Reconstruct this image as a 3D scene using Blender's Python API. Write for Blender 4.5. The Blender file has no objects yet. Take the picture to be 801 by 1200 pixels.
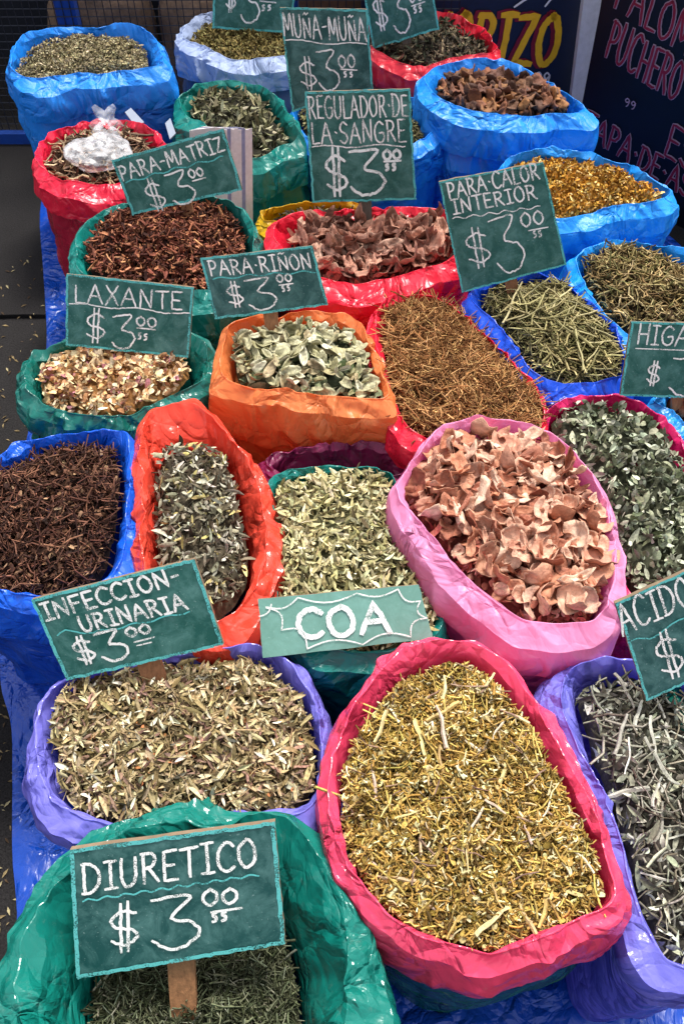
import bpy, math, random
import numpy as np
from mathutils import Vector, noise as mnoise
random.seed(7); RNG = np.random.default_rng(11)
R_ = math.radians
scn = bpy.context.scene

# ------------------------------------------------------------------ camera
FPX, PW, PH = 1080.0, 801.0, 1200.0       # focal length in photo pixels
CAMZ, PITCH = 1.65, R_(52)
cam_d = bpy.data.cameras.new('camera'); cam = bpy.data.objects.new('camera', cam_d)
scn.collection.objects.link(cam); scn.camera = cam
cam.location = (0, 0, CAMZ); cam.rotation_euler = (R_(90) - PITCH, 0, 0)
cam_d.sensor_fit = 'VERTICAL'; cam_d.sensor_height = 36; cam_d.lens = 36 * FPX / PH
cam_d.clip_start = 0.02; cam_d.clip_end = 500

# ------------------------------------------------------------------ sky and sun
SUN_EL, SUN_AZ = R_(63), R_(20)            # azimuth from +Y (ahead) towards +X (right)
w = bpy.data.worlds.new('World'); scn.world = w; w.use_nodes = True
nt = w.node_tree; nt.nodes.clear()
sky = nt.nodes.new('ShaderNodeTexSky'); sky.sky_type = 'NISHITA'; sky.sun_disc = False
sky.sun_elevation = SUN_EL; sky.sun_rotation = SUN_AZ; sky.dust_density = 3.0; sky.air_density = 1.0; sky.ozone_density = 0.6
hsv = nt.nodes.new('ShaderNodeHueSaturation'); hsv.inputs['Saturation'].default_value = 0.28
bg = nt.nodes.new('ShaderNodeBackground'); bg.inputs[1].default_value = 0.14
wo = nt.nodes.new('ShaderNodeOutputWorld')
nt.links.new(sky.outputs[0], hsv.inputs['Color']); nt.links.new(hsv.outputs[0], bg.inputs[0]); nt.links.new(bg.outputs[0], wo.inputs[0])
sd = bpy.data.lights.new('sun', 'SUN'); sd.energy = 2.6; sd.angle = R_(16); sd.color = (1.0, 0.96, 0.88)
sun = bpy.data.objects.new('sun', sd); scn.collection.objects.link(sun)
sdir = Vector((math.sin(SUN_AZ) * math.cos(SUN_EL), math.cos(SUN_AZ) * math.cos(SUN_EL), math.sin(SUN_EL)))
sun.rotation_euler = sdir.to_track_quat('Z', 'Y').to_euler(); sun.location = (0, 0, 6)
scn.view_settings.view_transform = 'Standard'; scn.view_settings.look = 'None'
scn.view_settings.exposure = 0.88; scn.view_settings.gamma = 1.0
scn.render.engine = 'CYCLES'
scn.cycles.max_bounces = 6; scn.cycles.transparent_max_bounces = 8

# ------------------------------------------------------------------ helpers
FWD = np.array([0, math.cos(PITCH), -math.sin(PITCH)]); UPV = np.array([0, math.sin(PITCH), math.cos(PITCH)]); RGT = np.array([1., 0, 0])
CAM = np.array([0, 0, CAMZ])
def ray(p):
    p = np.atleast_2d(np.asarray(p, float))
    return FWD + RGT * ((p[:, :1] - PW / 2) / FPX) - UPV * ((p[:, 1:2] - PH / 2) / FPX)
def at_z(p, z):
    d = ray(p); t = (z - CAMZ) / d[:, 2:3]; return CAM + d * t
def at_plane(p, P0, n):
    d = ray(p); t = ((P0 - CAM) @ n) / (d @ n); return CAM + d * t[:, None]
def lin(h):
    if isinstance(h, str): h = [int(h[i:i + 2], 16) / 255 for i in (0, 2, 4)]
    return tuple((c / 12.92 if c <= .04045 else ((c + .055) / 1.055) ** 2.4) for c in h)

def new_mesh(name, verts, faces, mats=(), smooth=False, mat_idx=None):
    me = bpy.data.meshes.new(name)
    me.from_pydata([tuple(v) for v in verts], [], [tuple(f) for f in faces]) if not isinstance(faces, np.ndarray) else fast_mesh(me, verts, faces)
    for m in mats: me.materials.append(m)
    if smooth: me.polygons.foreach_set('use_smooth', np.ones(len(me.polygons), bool))
    if mat_idx is not None: me.polygons.foreach_set('material_index', np.asarray(mat_idx, np.int32))
    me.update(); return me
def fast_mesh(me, v, f):
    v = np.asarray(v, np.float32); k = f.shape[1]
    me.vertices.add(len(v)); me.vertices.foreach_set('co', v.ravel())
    me.loops.add(f.size); me.loops.foreach_set('vertex_index', f.ravel().astype(np.int32))
    me.polygons.add(len(f)); me.polygons.foreach_set('loop_start', np.arange(0, f.size, k, dtype=np.int32))
    me.polygons.foreach_set('loop_total', np.full(len(f), k, np.int32)); me.update(calc_edges=True)
def link(name, me, parent=None):
    o = bpy.data.objects.new(name, me); scn.collection.objects.link(o)
    if parent is not None:
        o.parent = parent; o.matrix_parent_inverse.identity()
    return o
def tag(o, label=None, cat=None, group=None, kind=None):
    if label: o['label'] = label
    if cat: o['category'] = cat
    if group: o['group'] = group
    if kind: o['kind'] = kind
    return o
def empty(name, loc, label, cat, group=None):
    o = bpy.data.objects.new(name, None); o.empty_display_size = .02; scn.collection.objects.link(o)
    o.location = tuple(loc); return tag(o, label, cat, group)
def part(name, verts, faces, mats, root, smooth=False, **k):
    """mesh given in world coordinates, parented under an unrotated root"""
    v = np.asarray(verts, float) - (np.array(root.location) if root is not None else 0)
    return link(name, new_mesh(name, v, faces, mats, smooth, **k), root)

# ------------------------------------------------------------------ materials
def mat(name):
    m = bpy.data.materials.new(name); m.use_nodes = True; t = m.node_tree; t.nodes.clear()
    out = t.nodes.new('ShaderNodeOutputMaterial'); b = t.nodes.new('ShaderNodeBsdfPrincipled')
    t.links.new(b.outputs[0], out.inputs[0]); return m, t, b, out
def nd(t, typ, **k):
    n = t.nodes.new(typ)
    for a, v in k.items():
        if a in n.inputs: n.inputs[a].default_value = v
        else: setattr(n, a, v)
    return n
def mapping(t, scale=(1, 1, 1)):
    tc = t.nodes.new('ShaderNodeTexCoord'); mp = t.nodes.new('ShaderNodeMapping'); mp.inputs['Scale'].default_value = scale
    t.links.new(tc.outputs['Object'], mp.inputs[0]); return mp
_pl = {}
def plastic(hexc, rough=.26, trans=.16, bump=.5, woven=False):
    key = (hexc, rough, woven)
    if key in _pl: return _pl[key]
    m, t, b, out = mat('plastic_' + hexc); c = lin(hexc)
    mp = mapping(t)
    n1 = nd(t, 'ShaderNodeTexNoise', Scale=14.0, Detail=4.0, Roughness=.6); t.links.new(mp.outputs[0], n1.inputs[0])
    mx = nd(t, 'ShaderNodeMixRGB'); mx.inputs[1].default_value = (*[x * .85 for x in c], 1); mx.inputs[2].default_value = (*[min(1, x * 1.12 + .01) for x in c], 1)
    t.links.new(n1.outputs[0], mx.inputs[0])
    # dust film: pale scuffs
    n2 = nd(t, 'ShaderNodeTexNoise', Scale=60.0, Detail=6.0, Roughness=.7); t.links.new(mp.outputs[0], n2.inputs[0])
    rp = nd(t, 'ShaderNodeValToRGB'); rp.color_ramp.elements[0].position = .58; rp.color_ramp.elements[1].position = .8
    rp.color_ramp.elements[1].color = (.16, .16, .16, 1); t.links.new(n2.outputs[0], rp.inputs[0])
    mx2 = nd(t, 'ShaderNodeMixRGB'); mx2.inputs[2].default_value = (.5, .46, .42, 1)
    t.links.new(rp.outputs[0], mx2.inputs[0]); t.links.new(mx.outputs[0], mx2.inputs[1]); t.links.new(mx2.outputs[0], b.inputs['Base Color'])
    rr = nd(t, 'ShaderNodeMapRange'); rr.inputs[3].default_value = rough * .75; rr.inputs[4].default_value = rough * 1.6
    t.links.new(n1.outputs[0], rr.inputs[0]); t.links.new(rr.outputs[0], b.inputs['Roughness'])
    # film crinkles: piecewise-planar folds (distance to cell borders) at three sizes, broken up by smooth patches
    wn = nd(t, 'ShaderNodeTexNoise', Scale=6.0, Detail=2.0); t.links.new(mp.outputs[0], wn.inputs[0])
    va = nd(t, 'ShaderNodeVectorMath', operation='ADD'); vs = nd(t, 'ShaderNodeVectorMath', operation='SCALE'); vs.inputs['Scale'].default_value = .16
    t.links.new(wn.outputs['Color'], vs.inputs[0]); t.links.new(mp.outputs[0], va.inputs[0]); t.links.new(vs.outputs[0], va.inputs[1])
    msk = nd(t, 'ShaderNodeTexNoise', Scale=11.0, Detail=1.0); t.links.new(mp.outputs[0], msk.inputs[0])
    mk = nd(t, 'ShaderNodeMapRange'); mk.inputs[1].default_value = .38; mk.inputs[2].default_value = .6; mk.inputs[3].default_value = .25; mk.inputs[4].default_value = 1.0; t.links.new(msk.outputs[0], mk.inputs[0])
    prev = None
    for sc_, sl, st_ in ((14.0, .44, (1, 1, .6)), (34.0, .36, (1, 1, .8)), (95.0, .16, (1, 1, 1))):
        m2 = nd(t, 'ShaderNodeMapping'); m2.inputs['Scale'].default_value = st_; t.links.new(va.outputs[0], m2.inputs[0])
        v = nd(t, 'ShaderNodeTexVoronoi', Scale=sc_); v.feature = 'DISTANCE_TO_EDGE'; t.links.new(m2.outputs[0], v.inputs['Vector'])
        ml = nd(t, 'ShaderNodeMath', operation='MULTIPLY'); t.links.new(v.outputs['Distance'], ml.inputs[0]); t.links.new(mk.outputs[0], ml.inputs[1])
        bp = nd(t, 'ShaderNodeBump', Strength=1.0, Distance=sl / sc_ * bump * 2); t.links.new(ml.outputs[0], bp.inputs['Height'])
        if prev is not None: t.links.new(prev.outputs[0], bp.inputs['Normal'])
        prev = bp
    last = bp
    if woven:
        wv = nd(t, 'ShaderNodeTexVoronoi', Scale=420.0); t.links.new(mp.outputs[0], wv.inputs[0])
        bp2 = nd(t, 'ShaderNodeBump', Strength=.25, Distance=.001); t.links.new(wv.outputs['Distance'], bp2.inputs['Height']); t.links.new(bp.outputs[0], bp2.inputs['Normal']); last = bp2
    t.links.new(last.outputs[0], b.inputs['Normal'])
    b.inputs['Specular IOR Level'].default_value = .55
    tr = nd(t, 'ShaderNodeBsdfTranslucent'); t.links.new(mx2.outputs[0], tr.inputs[0]); t.links.new(last.outputs[0], tr.inputs['Normal'])
    ms = nd(t, 'ShaderNodeMixShader'); ms.inputs[0].default_value = trans
    t.links.new(b.outputs[0], ms.inputs[1]); t.links.new(tr.outputs[0], ms.inputs[2]); t.links.new(ms.outputs[0], out.inputs[0])
    _pl[key] = m; return m

def herb_mat():
    m, t, b, out = mat('dried_herb')
    at = nd(t, 'ShaderNodeAttribute'); at.attribute_name = 'tint'
    mp = mapping(t); n = nd(t, 'ShaderNodeTexNoise', Scale=260.0, Detail=3.0); t.links.new(mp.outputs[0], n.inputs[0])
    mr = nd(t, 'ShaderNodeMapRange'); mr.inputs[1].default_value = .3; mr.inputs[2].default_value = .7; mr.inputs[3].default_value = .6; mr.inputs[4].default_value = 1.25
    t.links.new(n.outputs[0], mr.inputs[0])
    vm = nd(t, 'ShaderNodeVectorMath', operation='SCALE'); t.links.new(at.outputs['Color'], vm.inputs[0]); t.links.new(mr.outputs[0], vm.inputs['Scale'])
    t.links.new(vm.outputs[0], b.inputs['Base Color']); b.inputs['Roughness'].default_value = .8; b.inputs['Specular IOR Level'].default_value = .2
    return m
HERB = herb_mat()
def simple(name, hexc, rough=.7, var=.25, scale=40, bump=.2, metal=0, stretch=(1, 1, 1), spec=.4):
    m, t, b, out = mat(name); c = lin(hexc); mp = mapping(t, stretch)
    n = nd(t, 'ShaderNodeTexNoise', Scale=float(scale), Detail=6.0, Roughness=.65); t.links.new(mp.outputs[0], n.inputs[0])
    rp = nd(t, 'ShaderNodeValToRGB'); e = rp.color_ramp.elements; e[0].position = .3; e[1].position = .72
    e[0].color = (*[x * (1 - var) for x in c], 1); e[1].color = (*[min(1, x * (1 + var)) for x in c], 1)
    t.links.new(n.outputs[0], rp.inputs[0]); t.links.new(rp.outputs[0], b.inputs['Base Color'])
    b.inputs['Roughness'].default_value = rough; b.inputs['Metallic'].default_value = metal; b.inputs['Specular IOR Level'].default_value = spec
    bp = nd(t, 'ShaderNodeBump', Strength=bump, Distance=.004); t.links.new(n.outputs[0], bp.inputs['Height']); t.links.new(bp.outputs[0], b.inputs['Normal'])
    return m
def object_tint(name, cols, rough=.6, scale=70, bump=.5, rim=0., rib=0.):
    """colour picked per object, mottled along the piece"""
    m, t, b, out = mat(name); oi = nd(t, 'ShaderNodeObjectInfo'); rp = nd(t, 'ShaderNodeValToRGB'); rp.color_ramp.interpolation = 'LINEAR'
    e = rp.color_ramp.elements
    while len(e) < len(cols): e.new(.5)
    for i, c in enumerate(cols): e[i].position = i / (len(cols) - 1); e[i].color = (*lin(c), 1)
    t.links.new(oi.outputs['Random'], rp.inputs[0]); mp = mapping(t)
    n = nd(t, 'ShaderNodeTexNoise', Scale=float(scale), Detail=5.0, Roughness=.7); t.links.new(mp.outputs[0], n.inputs[0])
    mr = nd(t, 'ShaderNodeMapRange'); mr.inputs[1].default_value = .3; mr.inputs[2].default_value = .7; mr.inputs[3].default_value = .55; mr.inputs[4].default_value = 1.2
    t.links.new(n.outputs[0], mr.inputs[0]); vm = nd(t, 'ShaderNodeVectorMath', operation='SCALE')
    t.links.new(rp.outputs[0], vm.inputs[0]); t.links.new(mr.outputs[0], vm.inputs['Scale']); t.links.new(vm.outputs[0], b.inputs['Base Color'])
    b.inputs['Roughness'].default_value = rough
    n2 = nd(t, 'ShaderNodeTexNoise', Scale=scale * 2.5, Detail=4.0); t.links.new(mp.outputs[0], n2.inputs[0])
    col = vm.outputs[0]
    if rim:
        ln = nd(t, 'ShaderNodeVectorMath', operation='LENGTH'); t.links.new(mp.outputs[0], ln.inputs[0])
        ml = nd(t, 'ShaderNodeMath', operation='MULTIPLY_ADD'); ml.inputs[1].default_value = .35; t.links.new(n.outputs[0], ml.inputs[0]); t.links.new(ln.outputs['Value'], ml.inputs[2])
        rr = nd(t, 'ShaderNodeValToRGB'); e2 = rr.color_ramp.elements; e2[0].position = .16; e2[0].color = (.62, .55, .5, 1); e2[1].position = .3; e2[1].color = (1, 1, 1, 1)
        for p_, c_ in ((.5, (1.08, 1.06, 1.04, 1)), (.58, (.62, .5, .46, 1)), (.66, (.9, .82, .76, 1))): q_ = e2.new(p_); q_.color = c_
        t.links.new(ml.outputs[0], rr.inputs[0]); mm = nd(t, 'ShaderNodeMixRGB', blend_type='MULTIPLY'); mm.inputs[0].default_value = rim
        t.links.new(col, mm.inputs[1]); t.links.new(rr.outputs[0], mm.inputs[2]); col = mm.outputs[0]
    if rib:
        wv = nd(t, 'ShaderNodeTexWave', Scale=2.6, Distortion=3.0, Detail=2.0); wv.bands_direction = 'DIAGONAL'; t.links.new(mp.outputs[0], wv.inputs[0])
        m4 = nd(t, 'ShaderNodeMapRange'); m4.inputs[3].default_value = 1 - rib; m4.inputs[4].default_value = 1 + rib * .6; t.links.new(wv.outputs['Fac'], m4.inputs[0])
        v4 = nd(t, 'ShaderNodeVectorMath', operation='SCALE'); t.links.new(col, v4.inputs[0]); t.links.new(m4.outputs[0], v4.inputs['Scale']); col = v4.outputs[0]
    t.links.new(col, b.inputs['Base Color'])
    bp = nd(t, 'ShaderNodeBump', Strength=bump, Distance=.002); t.links.new(n2.outputs[0], bp.inputs['Height']); t.links.new(bp.outputs[0], b.inputs['Normal'])
    return m

def board_mat(name, hexc, smudge=.34):
    m, t, b, out = mat(name); c = lin(hexc); mp = mapping(t)
    n = nd(t, 'ShaderNodeTexNoise', Scale=26.0, Detail=8.0, Roughness=.72, Distortion=.5); t.links.new(mp.outputs[0], n.inputs[0])
    rp = nd(t, 'ShaderNodeValToRGB'); e = rp.color_ramp.elements; e[0].position = .42; e[1].position = .78
    e[0].color = (*[x * .85 for x in c], 1); e[1].color = (*[x + (y - x) * smudge for x, y in zip(c, (.30, .58, .54))], 1)
    t.links.new(n.outputs[0], rp.inputs[0])
    # specks of chalk dust
    n2 = nd(t, 'ShaderNodeTexNoise', Scale=330.0, Detail=3.0); t.links.new(mp.outputs[0], n2.inputs[0])
    r2 = nd(t, 'ShaderNodeValToRGB'); r2.color_ramp.elements[0].position = .66; r2.color_ramp.elements[1].position = .76; r2.color_ramp.elements[1].color = (.4, .4, .4, 1)
    t.links.new(n2.outputs[0], r2.inputs[0]); mx = nd(t, 'ShaderNodeMixRGB'); mx.inputs[2].default_value = (.45, .6, .56, 1)
    t.links.new(r2.outputs[0], mx.inputs[0]); t.links.new(rp.outputs[0], mx.inputs[1]); t.links.new(mx.outputs[0], b.inputs['Base Color'])
    b.inputs['Roughness'].default_value = .55
    bp = nd(t, 'ShaderNodeBump', Strength=.15, Distance=.002); t.links.new(n.outputs[0], bp.inputs['Height']); t.links.new(bp.outputs[0], b.inputs['Normal'])
    return m
def chalk_mat(name, hexc, cover=.42, scale=420.0):
    """dry chalk: broken coverage, the board shows between the grains"""
    m, t, b, out = mat(name); b.inputs['Base Color'].default_value = (*lin(hexc), 1); b.inputs['Roughness'].default_value = .95
    mp = mapping(t); n = nd(t, 'ShaderNodeTexNoise', Scale=scale * 1.6, Detail=2.0, Roughness=.7); t.links.new(mp.outputs[0], n.inputs[0])
    n2 = nd(t, 'ShaderNodeTexNoise', Scale=45.0, Detail=3.0); t.links.new(mp.outputs[0], n2.inputs[0])
    a = nd(t, 'ShaderNodeMath', operation='MULTIPLY_ADD'); a.inputs[1].default_value = .7; t.links.new(n2.outputs[0], a.inputs[0]); t.links.new(n.outputs[0], a.inputs[2])
    mr = nd(t, 'ShaderNodeMapRange'); mr.inputs[1].default_value = cover + .26; mr.inputs[2].default_value = cover + .44; mr.clamp = True
    t.links.new(a.outputs[0], mr.inputs[0]); tr = nd(t, 'ShaderNodeBsdfTransparent'); ms = nd(t, 'ShaderNodeMixShader')
    t.links.new(mr.outputs[0], ms.inputs[0]); t.links.new(tr.outputs[0], ms.inputs[1]); t.links.new(b.outputs[0], ms.inputs[2]); t.links.new(ms.outputs[0], out.inputs[0])
    return m
BOARD = board_mat('green_chalkboard', '08584f'); BOARD_PALE = board_mat('pale_green_chalkboard', '6ea092', .3); BOARD_DARK = board_mat('dark_green_chalkboard', '084a48')
CHALK = chalk_mat('white_chalk', 'f4f2ee', .40); CHALK_T = chalk_mat('turquoise_chalk', '5cb8b6', .41, 300.0); CHALK_FAT = chalk_mat('white_chalk_thick', 'eef4f0', .36)
WOOD = simple('stake_wood', '9a6a48', .75, .35, 30, .4, stretch=(6, 6, 1)); WOOD_GREY = simple('grey_stake_wood', '6f6258', .8, .3, 30, .4, stretch=(6, 6, 1))
BACKB = simple('fibreboard_edge', '7d6a55', .8)

# ------------------------------------------------------------------ setting
asph, t, b, out = mat('dark_asphalt'); mp = mapping(t)
n = nd(t, 'ShaderNodeTexNoise', Scale=260.0, Detail=6.0, Roughness=.8); t.links.new(mp.outputs[0], n.inputs[0])
n2 = nd(t, 'ShaderNodeTexNoise', Scale=3.0, Detail=4.0); t.links.new(mp.outputs[0], n2.inputs[0])
rp = nd(t, 'ShaderNodeValToRGB'); e = rp.color_ramp.elements; e[0].position = .35; e[0].color = (.008, .0075, .008, 1); e[1].position = .75; e[1].color = (.06, .055, .055, 1)
t.links.new(n.outputs[0], rp.inputs[0]); mx = nd(t, 'ShaderNodeMixRGB', blend_type='MULTIPLY'); mx.inputs[0].default_value = .7
t.links.new(rp.outputs[0], mx.inputs[1]); t.links.new(n2.outputs[0], mx.inputs[2]); t.links.new(mx.outputs[0], b.inputs['Base Color']); b.inputs['Roughness'].default_value = .95; b.inputs['Specular IOR Level'].default_value = .15
bp = nd(t, 'ShaderNodeBump', Strength=.5, Distance=.003); t.links.new(n.outputs[0], bp.inputs['Height']); t.links.new(bp.outputs[0], b.inputs['Normal'])
g = link('ground', new_mesh('ground', [(-150, -150, -.012), (150, -150, -.012), (150, 150, -.012), (-150, 150, -.012)], [(0, 1, 2, 3)], [asph])); tag(g, kind='structure')
yj = at_z((25, 372), 0)[0, 1]
for (y0, y1) in ((-3, yj - .012), (yj + .012, 6.0)):
    xs = np.linspace(-6, 6, 160); V = []; 
    for x in xs:
        e0 = y0 + (mnoise.noise((x * 9, y0, 1)) * .01); e1 = y1 + (mnoise.noise((x * 11, y1, 4)) * .01)
        V += [(x, e0, -.012), (x, e0, 0), (x, e1, 0), (x, e1, -.012)]
    F = [(4 * i + k, 4 * i + 4 + k, 4 * i + 5 + k, 4 * i + 1 + k) for i in range(len(xs) - 1) for k in range(3)]
    tag(link('pavement', new_mesh('pavement', V, F, [asph])), kind='structure')

# ------------------------------------------------------------------ noise for crumpled film
def hsh(i, j, s):
    h = (i * 374761393 + j * 668265263 + s * 974634777) & 0xffffffff
    h = ((h ^ (h >> 13)) * 1274126177) & 0xffffffff
    return ((h ^ (h >> 16)) & 0xffff) / 65535.0 * 2 - 1
def facet(u, v, pu, seed):
    """piecewise-linear value noise on a triangular lattice: flat facets with sharp creases, periodic pu in u"""
    i = np.floor(u).astype(np.int64); j = np.floor(v).astype(np.int64); fu = u - i; fv = v - j
    a = hsh(i % pu, j, seed); b = hsh((i + 1) % pu, j, seed); c = hsh(i % pu, j + 1, seed); d = hsh((i + 1) % pu, j + 1, seed)
    flip = ((i + j) % 2) == 0
    r1 = np.where(fu + fv < 1, a + (b - a) * fu + (c - a) * fv, d + (c - d) * (1 - fu) + (b - d) * (1 - fv))
    r2 = np.where(fu > fv, a + (b - a) * fu + (d - b) * fv, a + (d - c) * fu + (c - a) * fv)
    return np.where(flip, r1, r2)
def smooth1(u, pu, seed):
    i = np.floor(u).astype(np.int64); f = u - i; f = f * f * (3 - 2 * f); z = np.zeros_like(i)
    return hsh(i % pu, z, seed) * (1 - f) + hsh((i + 1) % pu, z, seed) * f

def closed_curve(P, N):
    """Catmull-Rom through closed polygon P (k,2), resampled by polar angle about the centroid"""
    P = np.asarray(P, float); k = len(P); out = []
    for i in range(k):
        p0, p1, p2, p3 = P[i - 1], P[i], P[(i + 1) % k], P[(i + 2) % k]
        for t_ in np.linspace(0, 1, 16, endpoint=False):
            out.append(.3 * .5 * (2 * p1 + (p2 - p0) * t_ + (2 * p0 - 5 * p1 + 4 * p2 - p3) * t_ ** 2 + (3 * p1 - p0 - 3 * p2 + p3) * t_ ** 3) + .7 * (p1 + (p2 - p1) * t_))
    return np.array(out)
def radial(Q, c, N):
    d = Q - c; ang = np.mod(np.arctan2(d[:, 1], d[:, 0]), 2 * np.pi); rad = np.hypot(d[:, 0], d[:, 1])
    o = np.argsort(ang); a = ang[o]; r = rad[o]
    th = np.arange(N) * 2 * np.pi / N
    r = np.interp(th, np.concatenate([a - 2 * np.pi, a, a + 2 * np.pi]), np.concatenate([r, r, r]))
    k = 1; r = sum(np.roll(r, s) for s in range(-k, k + 1)) / (2 * k + 1)
    return th, r

def lattice_faces(rows, N):
    i = np.arange(rows - 1)[:, None] * N; j = np.arange(N)[None, :]; jn = (j + 1) % N
    return np.stack([i + j, i + jn, i + N + jn, i + N + j], -1).reshape(-1, 4)

class Sack: pass
def make_sack(label, zr, zc, R, C, col, body=None, drop=.07, flare=.022, amp=1.0, cells=26, seed=1, N=380, dome=.02, woven=False, rough=.26, base=.86, group=None, trans=.16, tie=None):
    s = Sack(); s.zr, s.zc, s.dome, s.seed = zr, zc, dome, seed
    Rw = closed_curve(at_z(R, zr)[:, :2], N); Cw = closed_curve(at_z(C, zc)[:, :2], N)
    c = Cw.mean(0) * .6 + Rw.mean(0) * .4; s.c = c
    th, rR = radial(Rw, c, N); _, rC = radial(Cw, c, N); rR = np.maximum(rR, rC * 1.0 + .004)
    e = np.stack([np.cos(th), np.sin(th)], 1); s.th, s.rC, s.rR = th, rC, rR
    pr = c + e * rR[:, None]; tg = np.roll(pr, -1, 0) - np.roll(pr, 1, 0); nr = np.stack([tg[:, 1], -tg[:, 0]], 1); nr /= np.linalg.norm(nr, axis=1)[:, None]
    for _ in range(3): nr = (np.roll(nr, 4, 0) + nr + np.roll(nr, -4, 0)); nr /= np.linalg.norm(nr, axis=1)[:, None]
    dr = drop * .85 * (1 + .28 * smooth1(th / (2 * np.pi) * 9, 9, seed + 5) + .12 * facet(th / (2 * np.pi) * 40, th * 0 + .3, 40, seed + 9))
    zcrest = zr + .010 * smooth1(th / (2 * np.pi) * 7, 7, seed + 3) + .005 * facet(th / (2 * np.pi) * cells, th * 0 + .5, cells, seed + 4)
    # profile: (mode, parameter)
    rows = []; tl = []
    def add(xy, z, t_): rows.append(np.column_stack([xy, z + 0 * th])); tl.append(t_)
    # how far out the crest lies: at the back it is the skyline, in front the film slopes on outwards
    cf = np.clip(.66 + .26 * nr[:, 1] + .08 * smooth1(th / (2 * np.pi) * 8, 8, seed + 6), .36, .94)
    wall = c + e * np.minimum(rC * 1.015 + .001, rC * .45 + rR * .55 + .001)[:, None]
    cr = c + e * (rC * (1 - cf) + rR * cf)[:, None]
    zcrest = zcrest + .001
    zi = zc - .05; zout = zcrest - .012 - .22 * (1 - cf) * np.linalg.norm(pr - cr, axis=1) - .004
    for k in range(10):                                  # inner wall
        f = k / 10; add(wall * (1 - f ** 1.5) + (cr - nr * .003) * f ** 1.5, zi + (zcrest - .003 - zi) * f ** .8, f)
    for k in range(4):                                   # crest
        a = math.pi * (.9 - .75 * k / 3); add(cr + nr * (.0012 * math.cos(a)), zcrest + .0012 * math.sin(a), 1 + .03 * k)
    nc = 10
    for k in range(1, nc + 1):                           # slope out to the edge of the turned-over film
        f = k / nc; add(cr * (1 - f) + (pr + nr * flare * .25) * f, zcrest * (1 - f) + zout * f, 1.12 + .7 * f)
    for k in range(1, 12):                               # cuff falling outside
        f = k / 11; add(pr + nr * (flare * (.25 + .3 * math.sin(f * math.pi * .6))), zout - dr * f, 1.82 + f * drop / .06)
    tlast = tl[-1]
    for k in range(1, 4):
        f = k / 3; add(pr + nr * (flare * .5 - .010 * f), zout - dr - .002 + .008 * f, tlast + .1 * k)
    P = np.array(rows); T = np.array(tl)[:, None] + 0 * th[None, :]
    U = th[None, :] / (2 * np.pi) + 0 * T
    w1 = smooth1(th / (2 * np.pi) * 11, 11, seed + 20)[None, :]; warp = .8 * w1 + .45 * np.sin(T * 2.1 + w1 * 3)
    d = .0060 * facet(U * cells + warp, T * .8 + seed + .4 * w1, cells, seed) + .0030 * facet(U * cells * 2 + warp * 1.7, T * 1.7 + 3.3 + w1, cells * 2, seed + 1)
    per = float(np.sum(np.linalg.norm(tg, axis=1)) / 2); X = U * per; Y = T * .055; rr_ = np.random.default_rng(seed * 13 + 1)
    for q in range(int(per * 80)):                      # straight folds, mostly running across the band
        x0, y0 = rr_.uniform(0, per), rr_.uniform(.02, .055 * (tlast + .1)); an_ = rr_.normal(math.pi / 2, .62); w_ = rr_.uniform(.006, .019); l_ = rr_.uniform(.02, .075); h_ = rr_.uniform(-.4, 1) * w_ * .4
        dx = np.mod(X - x0 + per / 2, per) - per / 2; dy = Y - y0; u_ = dx * math.cos(an_) + dy * math.sin(an_); v_ = -dx * math.sin(an_) + dy * math.cos(an_)
        d = d + h_ * np.maximum(0, 1 - np.abs(v_) / w_) * np.clip(1.6 * (1 - np.abs(u_) / l_), 0, 1)
    m = np.where(T < .12, 0, np.minimum(1, T * 1.1)) * np.where((T > .95) & (T < 1.15), .7, 1.0)
    zc_ = np.where((T > .9) & (T < 1.85), .6, .12); hc_ = np.where((T > 1.12) & (T < 1.8), .45, 1.0)
    dirv = np.concatenate([nr[None, :, :] * hc_[:, :, None], zc_[:, :, None]], 2)
    sgn = np.where(T < .95, -.8, 1.0)
    P = P + dirv * (d * m * sgn * amp)[:, :, None]
    s.root = empty('herb_sack', (c[0], c[1], 0), label, 'sack', group)
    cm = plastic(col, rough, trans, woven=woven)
    part('cuff', P.reshape(-1, 3), lattice_faces(len(P), N), [cm], s.root, smooth=True).data.set_sharp_from_angle(angle=R_(16))
    # body below the cuff
    rows = []; nb = 20; top = zr - drop * .55
    for k in range(nb + 1):
        f = k / nb; z = top * (1 - f) + .006 * f
        bulge = .010 * math.sin(min(1, f * 1.25) * math.pi) - .006
        sc = 1 - (1 - base) * f ** 2.2
        rows.append(np.column_stack([c + (pr - c) * sc + nr * (bulge * (1 - .3 * f)), np.full(N, z)]))
    P = np.array(rows); T = np.arange(nb + 1)[:, None] * .28 + 0 * th[None, :]; U = th[None, :] / (2 * np.pi) + 0 * T
    warp = .6 * w1
    d = .010 * facet(U * 15 + warp, T * .9 + 7, 15, seed + 31) + .006 * facet(U * 31 + warp + T * .5, T * 2, 31, seed + 32)
    P[:, :, :2] += nr[None] * (d * amp)[:, :, None]
    P[-1, :, 2] = .004
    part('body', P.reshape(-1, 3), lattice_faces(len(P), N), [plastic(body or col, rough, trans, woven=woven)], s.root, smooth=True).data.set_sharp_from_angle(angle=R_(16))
    return s

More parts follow.
